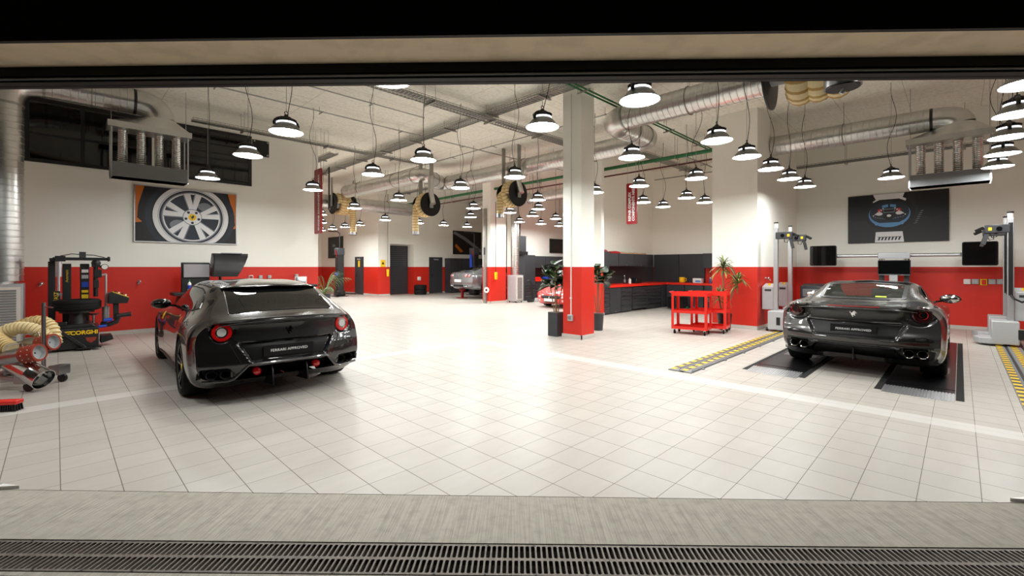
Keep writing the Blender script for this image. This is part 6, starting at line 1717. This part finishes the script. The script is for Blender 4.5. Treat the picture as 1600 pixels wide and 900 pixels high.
def red_car():
    t = thing('sports_car', 'low bright red sports car with pop-up lamps, nose towards the front pillar', 'car', (12.55+3.35*CS, 10.55, 0), R(180))
    xr, xf = -.90, 3.35
    L_ = [
     ([(xr,0)], [(xr,.3),(-.5,.2),(0,.14),(2.9,.14),(xf,.19)]),
     ([(xr,.6),(-.5,.75),(0,.80),(2.5,.80),(3.0,.72),(xf,.6)], [(xr,.3),(-.5,.2),(0,.14),(2.9,.14),(xf,.19)]),
     ([(xr,.8),(0,.92),(1.4,.90),(2.45,.90),(3.0,.84),(xf,.70)], [(xr,.36),(0,.24),(2.45,.22),(xf,.26)]),
     ([(xr,.86),(0,.95),(1.2,.92),(2.45,.935),(3.0,.88),(xf,.76)], [(xr,.6),(0,.6),(1.5,.5),(2.45,.48),(xf,.40)]),
     ([(xr,.82),(0,.92),(1.2,.88),(2.45,.91),(3.0,.85),(xf,.74)], [(xr,.82),(0,.84),(1.2,.78),(2.45,.70),(3.0,.58),(xf,.50)]),
     ([(xr,.72),(0,.80),(1.2,.80),(2.45,.78),(3.0,.72),(xf,.62)], [(xr,.88),(0,.92),(1.0,.88),(1.8,.82),(2.45,.76),(3.0,.62),(xf,.53)]),
     ([(xr,.55),(0,.58),(.7,.60),(1.2,.60),(1.8,.68),(2.45,.6),(xf,.45)], [(xr,.90),(-.2,.98),(.3,1.06),(.8,1.10),(1.2,1.05),(1.8,.85),(2.45,.765),(3.0,.63),(xf,.54)]),
     ([(xr,.3),(.4,.40),(1.0,.45),(1.8,.5),(xf,.25)], [(xr,.90),(-.1,1.02),(.4,1.14),(.8,1.165),(1.2,1.10),(1.8,.87),(2.45,.77),(3.0,.64),(xf,.545)]),
     ([(xr,0)], [(xr,.90),(-.1,1.03),(.4,1.15),(.8,1.172),(1.2,1.12),(1.85,.88),(2.45,.775),(3.0,.64),(xf,.55)]),
    ]
    car = Car(L_, xr, xf, .2, .34, [(.3,.03),(.6,0),(.9,.05)], [(.15,.12),(.27,.02),(.38,0),(.5,.05),(.56,.12)], .4, .35)
    car.body([(0,.32,.37),(2.45,.32,.365)], step=.06).build('body', [M['paintred'], M['liner']], t, smooth=50)
    fr, top = car.front(), car.top(); P = lambda nm, mb, m, par=t: scl(mb).build(nm, m, par)
    def pf(mb, poly, off=.006): return patch(mb, fr, poly, off, .04)
    P('grille', pf(MB(), [(-.42,.36),(.42,.36),(.46,.44),(.40,.475),(-.40,.475),(-.46,.44)]), M['matteblack'])
    P('horse_badge', horse(MB(), fr, 0, .42, .09, 1, .014), M['chrome'])
    for sg in (1, -1):
        pl_ = [(.50,.385),(.66,.385),(.68,.46),(.52,.47)]; P('side_lamp', pf(MB(), pl_ if sg > 0 else mirror(pl_)), M['lampwhite'])
        P('fog_light', MB().lathe([(.001,.02),(.045,.015),(.05,-.02)], fr(sg*.56,.29)+Vector((.004,0,0)), (1,0,0), 14), M['lampwhite'])
        pl_ = [(2.72,.42),(2.98,.40),(2.98,.62),(2.70,.64)]; e = MB(); strip(e, top, [(a, sg*b) for a, b in pl_] + [(2.72, sg*.42)], .014); P('popup_lamp', e, M['liner'])
        m_ = MB(); m_.ball(Vector((1.62,sg*.98,.93)), .085, 10, .8, 1.3, .7); m_.bar((1.64,sg*.8,.88),(1.62,sg*.95,.91),.05,.03); P('door_mirror', m_, M['paintred'])
        g = MB(); patch(g, car.side(sg), [(.35,.95),(1.75,.86),(1.3,1.0),(.95,1.06),(.5,1.06)], .004, .1); P('side_window', g, M['carglass'])
        wheel(t, 0, sg, .94, .32, .26, M['rimsilver']); wheel(t, 2.45, sg, .925, .31, .225, M['rimsilver'])
    P('air_intake', pf(MB(), [(-.34,.215),(.34,.215),(.30,.26),(-.30,.26)]), M['matteblack'])
    g = MB(); patch(g, top, [(1.08,-.50),(1.08,.50),(1.75,.62),(1.82,0),(1.75,-.62)], .004, .1); P('windshield', g, M['carglass'])
    c = fr(0, .31); plate(t, (c.x+.012,0,.31), .50, .11, 1, '', .05, 1, M['white'])
red_car()
cab_unit('tall_cabinet', 'tall grey cabinet with drawers below, standing at the bench corner beside the red sports car', 14.56, 15.25, 13.62, 14.43, 0, 2.03, 'b', 0, 0)
cab_unit('drawer_cabinet', 'grey drawers at the foot of the tall cabinet beside the red sports car', 14.57, 15.24, 13.605, 13.63, .03, .72, 'b', 5)
for i, (a0, a1) in enumerate(((15.27,16.2),(16.22,17.15),(17.17,18.1))):
    cab_unit('wall_cabinet', 'grey wall cabinet behind the red sports car, %s from the tall cabinet' % ORD[i], a0, a1, 13.85, 14.43, 1.45, 2.0, 'b', 0, 1, 0, 'wall cabinets behind the red car')
    cab_unit('base_cabinet', 'grey drawer cabinet behind the red sports car, %s from the tall cabinet' % ORD[i], a0, a1, 13.65, 14.43, 0, .84, 'b', 5, 0, .03, 'base cabinets behind the red car')
o = MB().box(15.26, 18.12, 13.62, 14.44, .841, .91).build('worktop', M['redbench'], None, smooth=0, bevel=.005); tag(o, 'straight red worktop behind the red sports car', 'worktop')
o = MB().box(15.26, 18.12, 14.40, 14.445, .911, 1.45).build('backsplash', M['darkgrey'], None, smooth=0); tag(o, 'dark panel above the straight red worktop', 'panel')
for x, y, m, lab in ((15.6,13.9,'redpaint','red case on the straight worktop near the tall cabinet'),(16.3,13.85,'blue','blue case on the straight worktop behind the red sports car')):
    t = thing('tool_case', lab, 'tool case', (x,y,.912)); MB().box(-.2,.2,-.1,.1,0,.12).build('case', M[m], t, bevel=.015); MB().tube([(-.06,0,.12),(-.05,0,.16),(.05,0,.16),(.06,0,.12)], .01, n=6).build('handle', M['black'], t)
f = MB().box(17.2,18.7,14.40,14.45,2.2,2.9); fo = f.build('window_3', M['blackmetal'], None, smooth=0); fo['kind'] = 'structure'
MB().box(17.26,18.64,14.395,14.402,2.26,2.84).build('window_pane', M['glassblack'], fo, smooth=0)
t = thing('ceiling_monitor', 'black boxed monitor above the tall cabinet on a dark pole', 'monitor', (14.62,13.95,2.032))
MB().box(-.3,.32,-.15,.2,.0,.16).build('foot', M['black'], t, bevel=.01); MB().box(-.28,.24,-.12,.22,.16,.85).build('housing', M['darkgrey'], t, bevel=.02)
MB().box(-.30,-.275,-.08,.18,.22,.80).build('screen', M['blackgloss'], t, smooth=0)
MB().tube([(0,.05,.85),(0,.05,1.7),(-.1,.1,1.85),(-.3,.25,1.85)], .025, n=8).build('pole', M['black'], t)
# rear pillar fittings
t = thing('cable_channel', 'grey steel cable channel running up the edge of the rear pillar', 'cable channel', (12.435,13.9,0))
MB().box(-.03,.06,-.075,.075,0,3.9).build('channel', M['galvdull'], t, smooth=0); MB().box(-.045,-.03,-.05,.05,2.0,2.3).build('junction_box', M['darkgrey'], t, smooth=0)
MB().lathe([(.05,0),(.11,.01),(.12,.03),(.11,.05),(.05,.06)], (.02,-.10,.55), (-1,-.4,0), 20).build('hose_holder', M['white'], t)
t = thing('pendant_control', 'yellow pendant control hanging from its cable on the rear pillar', 'pendant control', (12.75,13.58,.98))
MB().prism([(-.05,0),(.05,0),(.065,.30),(-.065,.30)], -.04, .04, 'y').build('housing', M['yellowglow'], t, bevel=.015); MB().cyl((0,0,.30),(0,0,3.2),.012,n=6).build('cable', M['black'], t)
for z in (.08,.16,.23): MB().cyl((0,-.04,z),(0,-.055,z),.018,n=10).build('button', M['redpaint'] if z < .1 else M['black'], t)
t = thing('ventilation_duct', 'thin pale spiral riser beside the rear pillar', 'air duct', (13.75,13.45,1.2))
ribbed(MB(), (0,0,0), (0,0,2.9), .17, .09, .01, 18).build('pipe', M['galv'], t); MB().cyl((0,0,2.9),(0,0,3.1),.18,n=18).build('collar', M['galvdull'], t)
heater('small pale louvred heater under the thin riser by the rear pillar', (13.72,13.4,0), .45, .50, 1.15)
t = thing('hose_bundle', 'black hose with clear bottles on the floor by the tall cabinet', 'hose', (14.25,13.0,0))
MB().tube([(0,.2,.9),(.05,.1,.92),(.12,.05,.8),(.12,.0,.12),(.05,-.1,.05),(-.3,-.1,.05)], .04, n=8).build('hose', M['black'], t)
for x in (.2,.3): MB().lathe([(.001,.03),(.05,.03),(.05,.16),(.02,.2),(.001,.2)], (x,-.1,-.03), n=12).build('bottle', M['grey'], t)
# two-post lifts
def lift_post(label, a, b, h, blue):
    t = thing('lift_post', label, 'lift post', (a,b,0)); B = M['blackmetal']
    MB().box(-.32,.32,-.35,.35,0,.03).build('base_plate', B, t, smooth=0); MB().box(-.16,.16,-.17,.17,.03,h).build('column', B, t, smooth=0, bevel=.02)
    MB().box(-.22,.22,-.22,.22,.05,.30).build('carriage', M['black'], t, bevel=.03); MB().box(-.20,.18,-.20,.20,h-.35,h).build('head', M['darkgrey'], t, bevel=.02)
    MB().bar((-.1,-.2,.16),(-.55,-.75,.14),.1,.07).build('arm', M['black'], t); MB().bar((.1,-.2,.16),(.6,-.6,.14),.1,.07).build('arm', M['black'], t)
    if blue: MB().box(-.20,-.16,.0,.16,1.2,2.2).build('blue_strip', M['blue'], t, smooth=0)
    MB().ball((-.2,-.1,1.13), .09, 12).build('control_knob', M['blue'], t)
    MB().tube([(0,0,h),(0,0,h+.75),(-.1,.08,h+.85),(-.45,.3,h+.85)], .03, n=8).build('cable_pole', M['black'], t)
    MB().tube([(-.17,-.1,h-.3),(-.3,-.2,h-.1),(-.22,-.15,h-.45)], .02, n=6).build('red_hose', M['redsign'], t)
lift_post('black lift post beside the potted palm deep in the hall', 10.14,22.4,2.45,False)
lift_post('black lift post with a blue strip behind the silver coupe', 15.75,18.45,2.5,True)
t = thing('lift_stand', 'red lift pad stand under the tail of the silver coupe', 'lift stand', (13.75,17.0,0)); MB().box(-.2,.2,-.2,.2,0,.03).box(-.05,.05,-.05,.05,.03,.36).build('stand', M['redsign'], t, smooth=0); MB().cyl((0,0,.36),(0,0,.42),.16,n=18).build('pad', M['redsign'], t)
t = thing('lift_stand', 'dark lift block under the flank of the silver coupe', 'lift stand', (14.5,15.9,0)); MB().box(-.25,.25,-.15,.15,0,.42).build('block', M['black'], t, bevel=.02)
TY = tyre_mesh(.34,.26,.22)
ty0 = TY.build('tyre', M['rubber']); first = True
for lab, a, b, z in (('lower tyre of the pair stacked between the louvred door and the plain door',13.95,20.85,0),('upper tyre of the pair stacked between the louvred door and the plain door',13.95,20.85,.262),('lower tyre of the pair stacked beside the rear pillar',14.6,16.15-.9,0),('upper tyre of the pair stacked beside the rear pillar',14.6,16.15-.9,.262)):
    o = ty0 if first else ty0.copy()
    if not first: COL.objects.link(o)
    first = False; o.location = (a,b,z); tag(o, lab, 'tyre', 'stacked tyres')
for i, (a0, a1) in enumerate(((15.9,16.75),(16.77,17.62),(17.64,18.5))):
    cab_unit('locker', 'tall dark locker on the rear wall behind the silver coupe, %s from the plain door' % ORD[i], a0, a1, 20.75, 21.28, 0, 2.0, 'b', 0, 2, .04, 'dark lockers on the rear wall')
def dark_print(p):
    W, H = p.w, p.h
    p.poly([(-W,-H),(W,-H),(W,H),(-W,H)], M['print_black']); p.ell(-W*.25, H*.1, W*.4, H*.35, M['print_navy'], 24); p.ell(-W*.2, H*.18, W*.2, H*.14, M['print_grey'], 20); p.poly([(-W*.3,-H*.3),(W*.5,-H*.5),(W*.6,-H*.42),(-W*.3,-H*.2)], M['print_dark'])
def flank_print(p):
    W, H = p.w, p.h
    p.poly([(-W,-H),(W,-H),(W,H),(-W,H)], M['print_black']); p.poly([(-W,H*.75),(-W*.2,H*.2),(W,-H*.85),(W,-H*.55),(-W*.1,H*.45),(-W*.9,H*.95)], M['print_grey']); p.poly([(-W*.9,-H*.3),(-W*.5,-H*.85),(-W*.3,-H*.75),(-W*.8,-H*.1)], M['print_orange'])
poster('dark poster hanging behind the lift post next to the yellow-notice door', (11.64, 26.3, 2.65), (0,-1,0), 2.0, 1.26, dark_print, False)
poster('dark poster with a grey sweep hanging above the silver coupe', (17.6, 21.26, 2.95), (1,0,0), 2.2, 1.40, flank_print, False)
t = thing('warning_sign', 'yellow warning sign on the wall beside the tall louvred door', 'sign', (0,0,0)); t.matrix_world = basis((11.95,21.295,1.68), (1,0,0), (0,0,1))
MB().box(-.13,.13,-.18,.18,0,.008).build('sign_plate', M['yellowglow'], t, smooth=0); MB().prism([(-.08,-.05),(.08,-.05),(0,.10)], .008, .01).build('pictogram', M['black'], t, smooth=0)
t = thing('pendant_control', 'yellow pendant control hanging beside the tall louvred door', 'pendant control', (12.15,21.15,1.0)); MB().prism([(-.05,0),(.05,0),(.065,.38),(-.065,.38)], -.04, .04, 'y').build('housing', M['yellowglow'], t, bevel=.015); MB().cyl((0,0,.38),(0,0,4.3),.012,n=6).build('cable', M['black'], t)
socket('wall_socket', 'white wall socket above the tyre pair by the plain door', (14.15,21.3,.85), NB, M['white'], .2)
